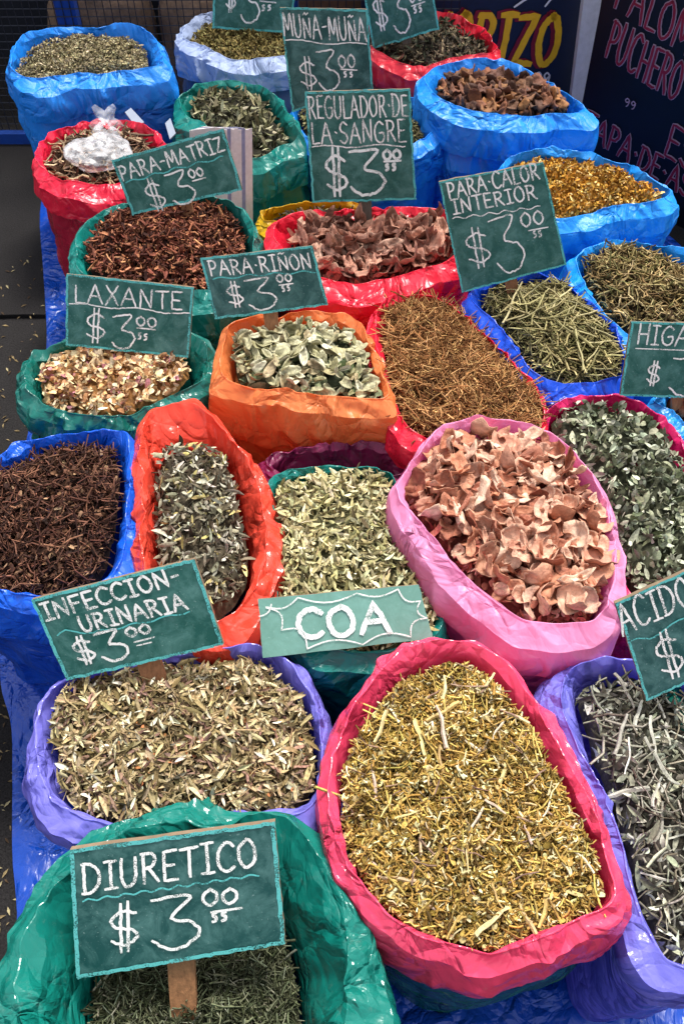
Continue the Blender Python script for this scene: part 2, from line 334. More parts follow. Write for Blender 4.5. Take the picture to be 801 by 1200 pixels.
# ------------------------------------------------------------------ contents
def surf_z(s, x, y):
    dx, dy = x - s.c[0], y - s.c[1]; a = np.mod(np.arctan2(dy, dx), 2 * np.pi); r = np.hypot(dx, dy)
    rc = np.interp(a, np.append(s.th, 2 * np.pi), np.append(s.rC, s.rC[0])); q = r / rc
    ph = s.seed * 1.7
    return s.zc + .004 + s.dome * (1 - np.minimum(q, 1) ** 2) + .006 * np.sin(x * 47 + ph + 2 * np.sin(y * 31)) * np.cos(y * 41 - ph) + .004 * np.sin(x * 97 - y * 71 + ph + 1.5 * np.sin(x * 60 + y * 50)), q
def scatter(s, n, lim=1.0, rng=RNG):
    a = rng.uniform(0, 2 * np.pi, n); q = np.sqrt(rng.uniform(0, lim ** 2, n))
    # area-correct rejection for non-circular outlines
    rc = np.interp(a, np.append(s.th, 2 * np.pi), np.append(s.rC, s.rC[0]))
    keep = rng.uniform(0, 1, n) < (rc / rc.max()) ** 2
    a, q, rc = a[keep], q[keep], rc[keep]
    x = s.c[0] + np.cos(a) * q * rc; y = s.c[1] + np.sin(a) * q * rc; return x, y
def rotmats(n, tilt, rng=RNG):
    yaw = rng.uniform(0, 2 * np.pi, n); ax = rng.uniform(0, 2 * np.pi, n); tl = rng.normal(0, tilt, n); roll = rng.normal(0, tilt * 1.3, n)
    def rz(a): c, s_ = np.cos(a), np.sin(a); m = np.zeros((n, 3, 3)); m[:, 0, 0] = c; m[:, 0, 1] = -s_; m[:, 1, 0] = s_; m[:, 1, 1] = c; m[:, 2, 2] = 1; return m
    def rx(a): c, s_ = np.cos(a), np.sin(a); m = np.zeros((n, 3, 3)); m[:, 1, 1] = c; m[:, 1, 2] = -s_; m[:, 2, 1] = s_; m[:, 2, 2] = c; m[:, 0, 0] = 1; return m
    def ry(a): c, s_ = np.cos(a), np.sin(a); m = np.zeros((n, 3, 3)); m[:, 0, 0] = c; m[:, 0, 2] = s_; m[:, 2, 0] = -s_; m[:, 2, 2] = c; m[:, 1, 1] = 1; return m
    return rz(yaw) @ ry(tl) @ rx(roll)
def tpl_leaf(rng, curl=.5, bend=.4, point=1.0):
    nu, nv = 5, 3; V = []; b1 = rng.uniform(-bend, bend); tw = rng.uniform(-.5, .5); cc = rng.uniform(.2, 1) * curl * rng.choice([-1, 1])
    for i in range(nu):
        u = i / (nu - 1) - .5; wd = max(.06, (1 - (2 * u) ** 2)) ** (.6 * point)
        for j in range(nv):
            v = (j / (nv - 1) - .5) * wd
            V.append((u, v * math.cos(tw * u * 2), b1 * (u * u) * .6 - b1 * .1 + cc * (v * v) * 1.2 + v * tw * u))
    F = [(i * nv + j, (i + 1) * nv + j, (i + 1) * nv + j + 1, i * nv + j + 1) for i in range(nu - 1) for j in range(nv - 1)]
    return np.array(V), np.array(F), 'leaf'
def tpl_stick(rng, bend=.15, seg=4):
    V = []; b1, b2 = rng.uniform(-bend, bend, 2); b3 = rng.uniform(-bend, bend) * .6; sd = rng.uniform(0, 6)
    for i in range(seg):
        u = i / (seg - 1) - .5; tp = rng.uniform(.75, 1.1)
        for k in range(3):
            a = sd + k * 2.094; V.append((u, b1 * u * u * 2 + b3 * math.sin(u * 7) * .4, b2 * u * u, math.cos(a) * .5 * tp, math.sin(a) * .5 * tp))
    F = [(i * 3 + k, (i + 1) * 3 + k, (i + 1) * 3 + (k + 1) % 3, i * 3 + (k + 1) % 3) for i in range(seg - 1) for k in range(3)]
    F += [(0, 1, 2, 2), ((seg - 1) * 3 + 2, (seg - 1) * 3 + 1, (seg - 1) * 3, (seg - 1) * 3)]
    return np.array(V), np.array(F[:-2]), 'stick'
def tpl_chunk(rng):
    V = np.array([(x, y, z) for x in (-.5, .5) for y in (-.5, .5) for z in (-.5, .5)], float) + rng.uniform(-.22, .22, (8, 3))
    F = [(0, 1, 3, 2), (4, 6, 7, 5), (0, 4, 5, 1), (2, 3, 7, 6), (0, 2, 6, 4), (1, 5, 7, 3)]
    return V, np.array(F), 'chunk'
def pieces(s, spec, rng=RNG):
    """spec: list of (template kind, count, (len lo, hi), (width lo, hi), thickness, tilt, colours[(hex, weight)], lift, bend)"""
    VV, FF, CC = [], [], []; off = 0
    area = .5 * np.sum(s.rC ** 2) * 2 * np.pi / len(s.th)
    for kind, n, L, W, th, tilt, cols, lift, bend in spec:
        n = n if isinstance(n, int) else int(n * area / (sum(L) * sum(W) / 4))
        x, y = scatter(s, int(n * 1.6), 1.0, rng); x, y = x[:n], y[:n]; n = len(x); z, q = surf_z(s, x, y); z = z + rng.uniform(-.004, lift, n)
        var = 8; tpls = [(tpl_leaf(rng, .8, bend) if kind == 'leaf' else tpl_leaf(rng, .9, bend, .35) if kind == 'flake' else tpl_stick(rng, bend) if kind == 'stick' else tpl_chunk(rng)) for _ in range(var)]
        idx = rng.integers(0, var, n); w_ = np.array([c[1] for c in cols], float); ci = rng.choice(len(cols), n, p=w_ / w_.sum())
        base = np.array([lin(c[0]) for c in cols])[ci] * rng.uniform(.62, 1.3, (n, 1)) * rng.uniform(.93, 1.07, (n, 3))
        base = base * (1 + .16 * np.sin(x * 38 + 3 * np.sin(y * 27 + s.seed)) * np.cos(y * 33 + s.seed))[:, None]
        RM = rotmats(n, tilt, rng); kz = np.clip(rng.lognormal(0, .28, n), .45, 1.9); Ls = rng.uniform(*L, n) * kz; Ws = rng.uniform(*W, n) * kz ** .6
        for v in range(var):
            sel = np.where(idx == v)[0]
            if len(sel) == 0: continue
            V, F, ty = tpls[v]; k = len(V)
            l, w2 = Ls[sel][:, None], Ws[sel][:, None]
            if ty == 'stick': X = np.stack([V[None, :, 0] * l, V[None, :, 1] * l + V[None, :, 3] * w2, V[None, :, 2] * l + V[None, :, 4] * w2], -1)
            elif ty == 'leaf': X = np.stack([V[None, :, 0] * l, V[None, :, 1] * w2, V[None, :, 2] * (l * .5 + w2 * .5)], -1)
            else: X = np.stack([V[None, :, 0] * l, V[None, :, 1] * w2, V[None, :, 2] * w2 * th], -1)
            X = np.einsum('nij,nkj->nki', RM[sel], X) + np.stack([x[sel], y[sel], z[sel]], -1)[:, None, :]
            VV.append(X.reshape(-1, 3)); FF.append((F[None] + (np.arange(len(sel)) * k)[:, None, None]).reshape(-1, 4) + off); off += len(sel) * k
            CC.append(np.repeat(base[sel], k, 0))
    return VV, FF, CC, off
def fill(s, name, label, spec, bedcol, rng=RNG):
    VV, FF, CC, off = pieces(s, spec, rng)
    N = 120; th = np.arange(N) * 2 * np.pi / N; rc = np.interp(th, s.th, s.rC, period=2 * np.pi); rows = []
    for q in np.linspace(.02, 1.0, 16):
        x = s.c[0] + np.cos(th) * rc * q; y = s.c[1] + np.sin(th) * rc * q; z, _ = surf_z(s, x, y)
        z = z - .006 - .012 * max(0, q - .9) / .1 + np.array([mnoise.noise((a * 120, b_ * 120, 0)) for a, b_ in zip(x, y)]) * .005; rows.append(np.column_stack([x, y, z]))
    P = np.array(rows).reshape(-1, 3); F = lattice_faces(16, N) + off
    VV.append(P); FF.append(F); bc = np.array(lin(bedcol)); CC.append(bc[None] * RNG.uniform(.6, 1.3, (len(P), 1)))
    V = np.concatenate(VV); o0 = np.array([s.c[0], s.c[1], s.zc]); me = new_mesh(name, V - o0, np.concatenate(FF), [HERB])
    ca = me.color_attributes.new('tint', 'FLOAT_COLOR', 'POINT'); col = np.concatenate(CC); ca.data.foreach_set('color', np.clip(np.column_stack([col, np.ones(len(col))]), 0, 1).astype(np.float32).ravel())
    o = link(name, me); o.location = tuple(o0); tag(o, label, 'dried herbs', kind='stuff'); return o

def slice_mesh(name, m, rng, L=1.0, W=.8, thick=.08, cup=.35, wav=.2, fold=.0, nr=5, na=20):
    """irregular curled slice, closed, unit-sized"""
    k1, k2 = rng.uniform(0, 6, 2); ph = rng.uniform(0, 6, 5); top = []; asym = rng.uniform(-.3, .3); ax = rng.uniform(-.3, 1.3); rimc = rng.uniform(-.12, .16)
    def pt(q, a, up):
        r = q * (1 + .09 * math.sin(2 * a + ph[0]) + .055 * math.sin(3 * a + ph[1]) + .03 * math.sin(7 * a + ph[2]) + .018 * math.sin(13 * a + ph[4]))
        x, y = r * math.cos(a) * L / 2, r * math.sin(a) * W / 2
        z = cup * (x * x * (1 + asym) + y * y * (1 - asym) * ax) * 2 + rimc * q ** 4 + wav * .25 * q * q * math.sin(3 * a + ph[3]) + .06 * q * math.sin(5 * a + ph[4]) + fold * abs(y)
        return (x, y, z + (thick if up else 0) * (1 - .45 * q * q))
    V = [pt(0, 0, 1)] + [pt(i / nr, 2 * math.pi * j / na, 1) for i in range(1, nr + 1) for j in range(na)]
    o = len(V); V += [pt(0, 0, 0)] + [pt(i / nr, 2 * math.pi * j / na, 0) for i in range(1, nr + 1) for j in range(na)]
    F = []
    for base_, fl in ((0, 0), (o, 1)):
        for j in range(na):
            jn = (j + 1) % na; f = (base_, base_ + 1 + j, base_ + 1 + jn); F.append(f[::-1] if fl else f)
            for i in range(nr - 1):
                a = base_ + 1 + i * na; f = (a + j, a + na + j, a + na + jn, a + jn); F.append(f[::-1] if fl else f)
    for j in range(na):
        jn = (j + 1) % na; a = 1 + (nr - 1) * na; F.append((a + j, o + a + j, o + a + jn, a + jn))
    return new_mesh(name, V, F, [m], smooth=True)
def leaf_mesh(name, m, rng, wid=.55, fold=.5, bend=.4, thick=.008):
    nu, nv = 7, 5; V = []; b1 = rng.uniform(-bend, bend); tw = rng.uniform(-.6, .6); f_ = rng.uniform(.1, 1) * fold; cut = rng.uniform(.6, 1.0); ph = rng.uniform(0, 6)
    for side in (1, 0):
        for i in range(nu):
            u = i / (nu - 1) * cut; wd = wid * max(.05, math.sin(min(u * .95 + .06, 1) * math.pi)) ** .7
            for j in range(nv):
                v = (j / (nv - 1) - .5); vv = v * wd; x = u - .5 * cut
                V.append((x, vv * math.cos(f_ * .8), b1 * x * x * 1.5 + abs(vv) * f_ * 1.3 + vv * tw * x * 2 + .03 * math.sin(9 * u + ph + 4 * v) + side * thick))
    G = nu * nv; F = []
    for i in range(nu - 1):
        for j in range(nv - 1):
            a = i * nv + j; F.append((a, a + nv, a + nv + 1, a + 1)); F.append((G + a, G + a + 1, G + a + nv + 1, G + a + nv))
    edge = [j for j in range(nv)] + [i * nv + nv - 1 for i in range(1, nu)] + [(nu - 1) * nv + j for j in range(nv - 2, -1, -1)] + [i * nv for i in range(nu - 2, 0, -1)]
    for a, b_ in zip(edge, edge[1:] + edge[:1]): F.append((a, b_, G + b_, G + a))
    return new_mesh(name, V, F, [m], smooth=True)
def stem_mesh(name, m, rng, ratio=.05, bend=.12, seg=7, sides=5):
    V, F = [], []; b1, b2 = rng.uniform(-bend, bend, 2); ph = rng.uniform(0, 6)
    for i in range(seg):
        u = i / (seg - 1) - .5; r = ratio / 2 * (1 - .35 * (u + .5)) * (1.25 if i in (2, 4) else 1)
        for k in range(sides):
            a = 2 * math.pi * k / sides; V.append((u, b1 * u * u * 2 + .02 * math.sin(u * 9 + ph) + r * math.cos(a), b2 * u * u + r * math.sin(a)))
    for i in range(seg - 1):
        for k in range(sides): F.append((i * sides + k, i * sides + (k + 1) % sides, (i + 1) * sides + (k + 1) % sides, (i + 1) * sides + k))
    F.append(tuple(range(sides))[::-1]); F.append(tuple((seg - 1) * sides + k for k in range(sides)))
    return new_mesh(name, V, F, [m], smooth=False)
def place(s, name, label, cat, group, meshes, n, size, tilt, lift, rng, lim=.93, mind=.55):
    """countable pieces, each an object of its own; spread by dart throwing"""
    pts = []; tries = 0
    while len(pts) < n and tries < 60:
        tries += 1; x, y = scatter(s, 400, lim, rng)
        for a, b_ in zip(x, y):
            md = mind * (size[0] + size[1]) / 2 * (1 if tries < 15 else .75)
            if all((a - p[0]) ** 2 + (b_ - p[1]) ** 2 > md * md for p in pts): pts.append((a, b_))
            if len(pts) >= n: break
    for i, (x, y) in enumerate(pts):
        z, q = surf_z(s, np.array([x]), np.array([y])); sc = rng.uniform(*size)
        o = bpy.data.objects.new(name, meshes[i % len(meshes)]); scn.collection.objects.link(o)
        o.location = (x, y, float(z[0]) + lift * rng.uniform(.1, 1)); o.scale = (sc, sc, sc)
        o.rotation_euler = (rng.normal(0, tilt), rng.normal(0, tilt), rng.uniform(0, 6.28)); tag(o, label, cat, group)

# ------------------------------------------------------------------ chalk lettering
G = {
 'A': (.8, [[(0, 0), (.38, 1), (.76, 0)], [(.16, .38), (.62, .38)]]), 'C': (.7, [[(.66, .85), (.4, 1), (.1, .78), (.02, .42), (.15, .1), (.4, 0), (.66, .12)]]),
 'D': (.75, [[(.08, 0), (.08, 1)], [(.0, 1), (.4, .95), (.68, .62), (.62, .25), (.35, .02), (0, 0)]]), 'E': (.6, [[(.55, 1), (.06, 1), (.06, 0), (.56, 0)], [(.06, .52), (.45, .52)]]),
 'F': (.6, [[(.56, 1), (.06, 1), (.06, 0)], [(.06, .55), (.45, .55)]]), 'G': (.75, [[(.66, .85), (.4, 1), (.1, .78), (.02, .42), (.15, .1), (.42, 0), (.66, .15), (.66, .45), (.38, .45)]]),
 'H': (.72, [[(.06, 0), (.06, 1)], [(.64, 0), (.64, 1)], [(.06, .5), (.64, .5)]]), 'I': (.5, [[(.25, 0), (.25, 1)], [(.02, 1), (.48, 1)], [(.02, 0), (.48, 0)]]),
 'L': (.55, [[(.06, 1), (.06, 0), (.54, .02)]]), 'M': (.9, [[(.04, 0), (.14, 1), (.44, .25), (.72, 1), (.84, 0)]]), 'N': (.75, [[(.06, 0), (.08, 1), (.62, 0), (.66, 1)]]),
 'Ñ': (.75, [[(.06, 0), (.08, .86), (.62, 0), (.66, .86)], [(.15, 1.02), (.3, 1.1), (.42, 1.0), (.58, 1.08)]]), 'O': (.75, [[(.35, 1), (.08, .78), (.02, .42), (.18, .06), (.4, 0), (.64, .22), (.66, .62), (.5, .93), (.35, 1)]]),
 'P': (.65, [[(.08, 0), (.08, 1)], [(.02, .98), (.42, .95), (.56, .72), (.4, .48), (.08, .44)]]), 'R': (.7, [[(.08, 0), (.08, 1)], [(.02, .98), (.42, .95), (.54, .74), (.38, .52), (.08, .48)], [(.25, .5), (.64, 0)]]),
 'S': (.6, [[(.54, .86), (.3, 1), (.06, .82), (.12, .58), (.42, .45), (.54, .22), (.3, 0), (.02, .14)]]), 'T': (.66, [[(.33, 0), (.33, 1)], [(0, .98), (.66, 1)]]),
 'U': (.72, [[(.06, 1), (.04, .35), (.18, .03), (.42, .02), (.6, .3), (.62, 1)]]), 'X': (.7, [[(.02, 0), (.64, 1)], [(.06, 1), (.66, 0)]]), 'Z': (.7, [[(.04, .96), (.62, 1), (.06, .03), (.66, .02)]]),
 '-': (.45, [[(.06, .5), (.4, .52)]]), '·': (.3, [[(.12, .5), (.18, .46)]]), ' ': (.4, []), '0': (.7, [[(.35, 1), (.06, .7), (.05, .3), (.3, 0), (.58, .25), (.6, .7), (.35, 1)]]),
 '3': (.7, [[(.02, .97), (.62, 1), (.3, .6), (.62, .48), (.72, .25), (.5, .02), (.2, 0), (.0, .18)]]), '$': (.7, [[(.6, .74), (.34, .84), (.06, .7), (.14, .52), (.5, .42), (.62, .26), (.36, .12), (.04, .24)], [(.28, 1), (.24, 0)], [(.44, 1), (.4, 0)]]),
 ',': (.5, [[(.3, 1), (.1, .9), (.12, .6), (.3, .5), (.25, .1), (.05, 0)]]), '9': (.6, [[(.5, .8), (.25, 1), (.05, .75), (.25, .5), (.5, .7), (.45, .2), (.3, 0)]]), '.': (.3, [[(.1, .03), (.16, 0)]]),
}
SHARP = set('AEFHILMNÑTXZP')
def smooth_line(P, k=6, closed=False):
    P = np.asarray(P, float)
    if len(P) < 3: return P
    Q = np.vstack([2 * P[0] - P[1], P, 2 * P[-1] - P[-2]]); out = []
    for i in range(1, len(Q) - 2):
        p0, p1, p2, p3 = Q[i - 1:i + 3]
        for t_ in np.linspace(0, 1, k, endpoint=False): out.append(.5 * (2 * p1 + (p2 - p0) * t_ + (2 * p0 - 5 * p1 + 4 * p2 - p3) * t_ ** 2 + (3 * p1 - p0 - 3 * p2 + p3) * t_ ** 3))
    out.append(P[-1]); return np.array(out)
def ribbon(P3, n, w, lift, acc, rng):
    """flat stroke lying on a plane of normal n"""
    V, F = acc; m = len(P3)
    if m < 2: return
    for i in range(m):
        tt = P3[min(i + 1, m - 1)] - P3[max(i - 1, 0)]; L = np.linalg.norm(tt); tt = tt / (L + 1e-9); sd_ = np.cross(n, tt); ww = w * .86 * rng.uniform(.92, 1.06) * (.75 if i in (0, m - 1) else 1)
        c = P3[i] + n * lift; ext = -tt * w * .35 if i == 0 else (tt * w * .35 if i == m - 1 else 0)
        V.append(c + sd_ * ww / 2 + ext); V.append(c - sd_ * ww / 2 + ext)
    o = len(V) - 2 * m
    for i in range(m - 1): F.append((o + 2 * i, o + 2 * i + 1, o + 2 * i + 3, o + 2 * i + 2))
def densify(P, step):
    out = [P[0]]
    for a, b_ in zip(P[:-1], P[1:]):
        k = max(1, int(np.linalg.norm(b_ - a) / step))
        for i in range(1, k + 1): out.append(a + (b_ - a) * i / k)
    return np.array(out)
class Board: pass
def make_board(label, corners, base, zb, beta, stake_w, mat_, edge=True, group='chalk price signs standing in the sacks', wood=None, yaw=0., stake=True, thick=.008, edge_w=2.6, name='price_sign', cat='sign', stroke=None, edge_mat=None):
    b = Board(); edge_w = edge_w * .78; P0 = at_z(base, zb)[0]
    n = np.array([math.sin(yaw) * math.cos(beta), -math.cos(yaw) * math.cos(beta), math.sin(beta)]); b.n, b.P0 = n, P0
    C3 = at_plane(corners, P0, n); b.root = empty(name, P0, label, cat, group); b.C = np.array(corners, float)
    # board slab, slightly uneven edges
    rng = np.random.default_rng(abs(hash(label[:6].encode().hex())) % 1000 + 5); rng = np.random.default_rng(sum(map(ord, label)))
    ring = []
    for i in range(4):
        a, c = C3[i], C3[(i + 1) % 4]
        for t_ in np.linspace(0, 1, 12, endpoint=False):
            p = a + (c - a) * t_
            if t_ > 0: p = p + np.cross(n, (c - a) / np.linalg.norm(c - a)) * rng.normal(0, .0004)
            ring.append(p)
    ring = np.array(ring); m = len(ring); cen = ring.mean(0)
    V = np.vstack([ring, ring - n * thick, [cen], [cen - n * thick]]); F = []
    for i in range(m):
        j = (i + 1) % m; F += [(2 * m, i, j), (2 * m + 1, m + j, m + i), (i, m + i, m + j, j)]
    part('board', V, F, [mat_, BACKB], b.root, mat_idx=[0, 1, 1] * m)
    b.px = np.linalg.norm(at_plane(corners[0], P0, n) - at_plane((corners[0][0] + 10, corners[0][1]), P0, n)) / 10
    upd = (b.C[0] - b.C[3]); b.up = upd / np.linalg.norm(upd); b.rng = rng
    if edge:
        acc = ([], []); ins = .5 * edge_w
        cc = b.C.mean(0)
        for i in range(4):
            a, c = b.C[i], b.C[(i + 1) % 4]; a = a + (cc - a) / np.linalg.norm(cc - a) * ins; c = c + (cc - c) / np.linalg.norm(cc - c) * ins
            L = densify(np.array([a, c]), 5); L = L + rng.normal(0, .45, L.shape); ribbon(at_plane(L, P0, n), n, edge_w * b.px, .0010 + .0001 * i, acc, rng)
        part('chalk_border', acc[0], acc[1], [edge_mat or CHALK_T], b.root)
    if stake:
        mid = b.C[2:].mean(0) * .62 + b.C[:2].mean(0) * .38
        if stake != True: mid = np.array(stake)
        a3 = P0 - n * (thick + .006); c3 = at_plane(mid, P0, n)[0] - n * (thick + .006); d = c3 - a3; d /= np.linalg.norm(d); a3 = a3 - d * .05
        sd_ = np.cross(n, d) * stake_w / 2; tk = n * .005; V = []
        for q, wq in ((a3, .8), (a3 + d * .07, 1), (c3, 1.03)): V += [q + sd_ * wq + tk, q - sd_ * wq + tk, q - sd_ * wq - tk, q + sd_ * wq - tk]
        F = [(4 * i + k, 4 * i + (k + 1) % 4, 4 * i + 4 + (k + 1) % 4, 4 * i + 4 + k) for i in range(2) for k in range(4)] + [(3, 2, 1, 0), (8, 9, 10, 11)]
        part('stake', V, F, [wood or WOOD], b.root)
    return b
def write(b, items, m, wpx, name='chalk_lettering', lift=.0018):
    """items: (text, x0, y0, x1, y1, height) baselines in photo pixels on the board's plane, or ('~', pts) for lines"""
    acc = ([], []); rng = b.rng
    for it in items:
        if it[0] == '~':
            w_ = it[3] if len(it) > 3 else wpx * .8
            L = densify(np.array(it[1], float), 3.0)
            if len(it) > 2 and it[2]: k = np.arange(len(L)); L = L + b.up * (np.sin(k * it[2]) * 1.5 + rng.normal(0, .2, len(L)))[:, None]
            ribbon(at_plane(L, b.P0, b.n), b.n, w_ * b.px, lift, acc, rng); continue
        txt, x0, y0, x1, y1, h = it; tot = sum(G[c][0] for c in txt) + .14 * (len(txt) - 1); x = 0; A = np.array([x0, y0], float); D = np.array([x1 - x0, y1 - y0], float) / tot
        for ch in txt:
            gw, st = G[ch]; jr = rng.normal(0, .018, 2); js = rng.uniform(.95, 1.05); k = 0
            for S in st:
                S = np.array(S, float); 
                if len(S) > 4 or ch in 'O0CGSU3$9,D': S = smooth_line(S, 6)
                S = densify(S, .12); S = S + rng.normal(0, .009, S.shape)
                Q = A + D * (x + S[:, :1]) + b.up * ((S[:, 1:2] * js + jr[0]) * h)
                ribbon(at_plane(Q, b.P0, b.n), b.n, wpx * b.px, lift + .0001 * k, acc, rng); k += 1
            x += gw + .14
    part(name, acc[0], acc[1], [m], b.root)


# ================================================================== sacks (outlines measured from the photograph; px -> plane at rim height)
GS = 'plastic sacks of dried herbs on the market stall'
def sk(*a, **k): return make_sack(*a, group=GS, **k)
# --- back row
s1 = sk('bright blue sack of fine green herb, farthest left in front of the netting', .50, .475,
    [(17,52),(35,42),(62,34),(100,30),(150,29),(170,36),(187,50),(197,70),(196,84),(175,87),(150,88),(128,90),(110,95),(85,94),(60,103),(38,104),(20,98),(10,80)],
    [(20,85),(30,68),(45,55),(65,47),(100,44),(140,45),(162,52),(172,62),(173,80),(168,85),(150,86),(130,88),(110,93),(85,92),(60,100),(40,101),(26,95)],
    '0088f0', drop=.075, flare=.026, amp=.9, seed=3, woven=True, rough=.4, base=.93, dome=.012)
fill(s1, 'herb_heap', 'fine grey green herb filling the farthest left bright blue sack', [('flake', 2.6, (.005,.009), (.0025,.004), 1, .6, [('a0946e',4),('82765a',3),('c0b492',2),('645844',2)], .004, .4)], '4a4630')
s2 = sk('pale greyish blue sack of brown green herb behind the dark green one', .45, .43,
    [(208,42),(216,24),(245,13),(300,10),(345,13),(356,45),(350,72),(330,77),(300,80),(275,78),(250,70),(232,62),(214,55)],
    [(222,50),(238,33),(250,28),(300,24),(338,30),(344,60),(325,74),(300,77),(275,74),(255,66),(235,60),(226,56)],
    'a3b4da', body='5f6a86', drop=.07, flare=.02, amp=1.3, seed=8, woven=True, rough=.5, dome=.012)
fill(s2, 'herb_heap', 'brownish green chopped herb in the pale greyish blue sack', [('flake', 2.6, (.006,.012), (.003,.005), 1, .6, [('8a7a48',4),('6a5a30',3),('a89a62',2),('54461f',2)], .004, .4)], '463a20')
s11 = sk('deep red sack of dark curled leaves in front of the navy painted sign', .45, .43,
    [(424,42),(440,22),(480,13),(515,12),(545,20),(570,35),(583,55),(586,72),(560,76),(530,76),(505,83),(480,82),(450,70),(432,60)],
    [(433,42),(450,28),(480,24),(525,30),(545,42),(565,56),(572,68),(545,73),(520,78),(498,81),(475,78),(450,67),(436,58)],
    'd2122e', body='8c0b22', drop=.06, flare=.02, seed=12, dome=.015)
fill(s11, 'herb_heap', 'dark brown green curled leaves in the deep red sack', [('leaf', 2.4, (.012,.024), (.004,.008), 1, .7, [('4a4034',4),('6b5c48',3),('8f8064',1.5),('3d4230',2),('2c261e',2)], .010, .6)], '211b15')
s12 = sk('big bright blue sack of dark bark chunks below the navy painted sign', .50, .475,
    [(492,92),(508,76),(545,71),(590,73),(620,81),(650,98),(680,116),(697,130),(694,140),(670,138),(632,142),(600,146),(575,145),(550,141),(530,136),(508,124),(494,108)],
    [(511,106),(530,94),(560,91),(600,95),(625,105),(648,117),(668,130),(650,135),(620,139),(597,141),(575,141),(550,137),(533,131),(516,117)],
    '008cf2', drop=.075, flare=.028, seed=15, woven=True, rough=.38, base=.93, dome=.012)
s10 = sk('mid blue sack standing mostly hidden behind the tall chalk sign', .44, .42,
    [(338,130),(362,118),(400,112),(460,108),(487,116),(505,130),(517,147),(514,160),(490,176),(440,190),(385,184),(350,160)],
    [(350,132),(375,122),(420,118),(470,122),(492,140),(496,160),(486,171),(440,182),(392,176),(360,155)],
    '0086ea', drop=.10, flare=.024, seed=18, woven=True, rough=.36, base=.95)
fill(s10, 'herb_heap', 'olive green herb in the mid blue sack behind the tall sign', [('flake', 2.2, (.008,.016), (.003,.006), 1, .6, [('6d6a44',4),('8f8a60',2),('50482e',3)], .004, .4)], '3a3422')
s3 = sk('dark green sack of curled grey leaves behind the stacked papers', .45, .425,
    [(203,125),(206,110),(235,96),(265,90),(300,98),(325,110),(345,140),(357,163),(355,176),(330,182),(310,195),(297,194),(262,180),(225,150),(207,140)],
    [(222,125),(232,114),(262,106),(290,112),(310,121),(325,145),(338,166),(325,178),(311,190),(300,192),(270,176),(240,150),(226,138)],
    '067e74', drop=.085, flare=.026, seed=21, dome=.018)
fill(s3, 'herb_heap', 'curled grey olive leaves in the dark green sack behind the papers', [('leaf', 2.4, (.016,.030), (.006,.010), 1, .7, [('6e6a4e',4),('918b6c',3),('b8b294',1.5),('45412e',2.5)], .012, .9)], '29261b')
s13 = sk('sky blue sack heaped with golden yellow flowers by the black sign', .47, .45,
    [(585,198),(600,187),(640,184),(690,183),(738,188),(762,204),(788,220),(793,234),(782,245),(755,249),(720,251),(690,257),(655,262),(615,258),(592,235)],
    [(598,200),(612,192),(645,190),(690,195),(728,204),(745,217),(770,227),(774,235),(764,240),(740,244),(700,251),(660,257),(625,252),(602,225)],
    '0094f4', drop=.07, flare=.028, seed=24, woven=True, rough=.36, base=.9, dome=.02)
fill(s13, 'herb_heap', 'golden yellow dried flowers heaped in the sky blue sack', [('flake', 3.2, (.006,.013), (.003,.006), 1, .8, [('c8963c',4),('b07c2c',3),('e2c480',2),('8c6028',1.5)], .008, .6)], '8a5c18')
s4 = sk('crimson sack with a clear plastic bag lying on its roots', .46, .435,
    [(39,192),(48,170),(65,153),(90,140),(120,137),(150,139),(180,148),(198,168),(198,185),(175,205),(150,217),(110,231),(75,226),(50,213)],
    [(57,192),(64,178),(78,166),(100,160),(140,158),(165,163),(176,176),(160,203),(135,215),(110,223),(85,221),(68,212),(60,203)],
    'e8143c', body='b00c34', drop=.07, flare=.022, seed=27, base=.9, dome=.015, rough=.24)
fill(s4, 'herb_heap', 'brown and tan curled roots in the crimson sack under the clear bag', [('stick', 1.4, (.025,.05), (.004,.007), 1, .4, [('9c8266',4),('c4aa88',2),('6a5240',3),('4a382c',2)], .014, .5), ('leaf', 1.2, (.015,.03), (.006,.012), 1, .7, [('8a705a',3),('4f3c30',3)], .008, .8)], '2c2018')
s9 = sk('bright red sack of broad reddish bark slices behind the orange sack', .46, .43,
    [(313,277),(319,260),(345,249),(380,244),(430,240),(480,239),(528,243),(545,270),(545,302),(538,316),(515,322),(490,331),(455,341),(425,346),(395,344),(350,335),(322,305)],
    [(340,285),(345,273),(370,270),(420,270),(470,268),(520,262),(533,285),(528,305),(500,316),(450,330),(420,335),(390,331),(362,316),(345,300)],
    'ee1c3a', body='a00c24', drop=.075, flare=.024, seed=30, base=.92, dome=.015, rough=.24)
s27 = sk('small yellow sack squeezed between the dark green and bright red ones', .40, .385,
    [(299,264),(303,252),(330,246),(400,240),(430,244),(430,262),(385,272),(320,276)],
    [(312,257),(322,252),(345,248),(400,244),(420,248),(400,260),(350,264),(322,266)], 'dcae10', drop=.05, flare=.01, amp=.6, seed=33, dome=.01)
fill(s27, 'herb_heap', 'dark curled herb in the small yellow sack', [('leaf', 2.2, (.012,.022), (.005,.008), 1, .6, [('4c4436',4),('7a6d54',2)], .006, .7)], '1f1a14')
s5 = sk('green sack of reddish brown bark shreds under the PARA MATRIZ sign', .46, .44,
    [(81,300),(85,273),(102,254),(130,240),(165,236),(225,233),(265,238),(285,248),(300,270),(302,300),(298,330),(280,350),(240,358),(180,355),(112,345),(86,325)],
    [(103,300),(106,282),(125,261),(150,249),(190,243),(240,243),(268,251),(284,275),(287,305),(283,328),(240,342),(180,340),(125,330),(106,315)],
    '067c74', drop=.08, flare=.02, seed=36, dome=.025)
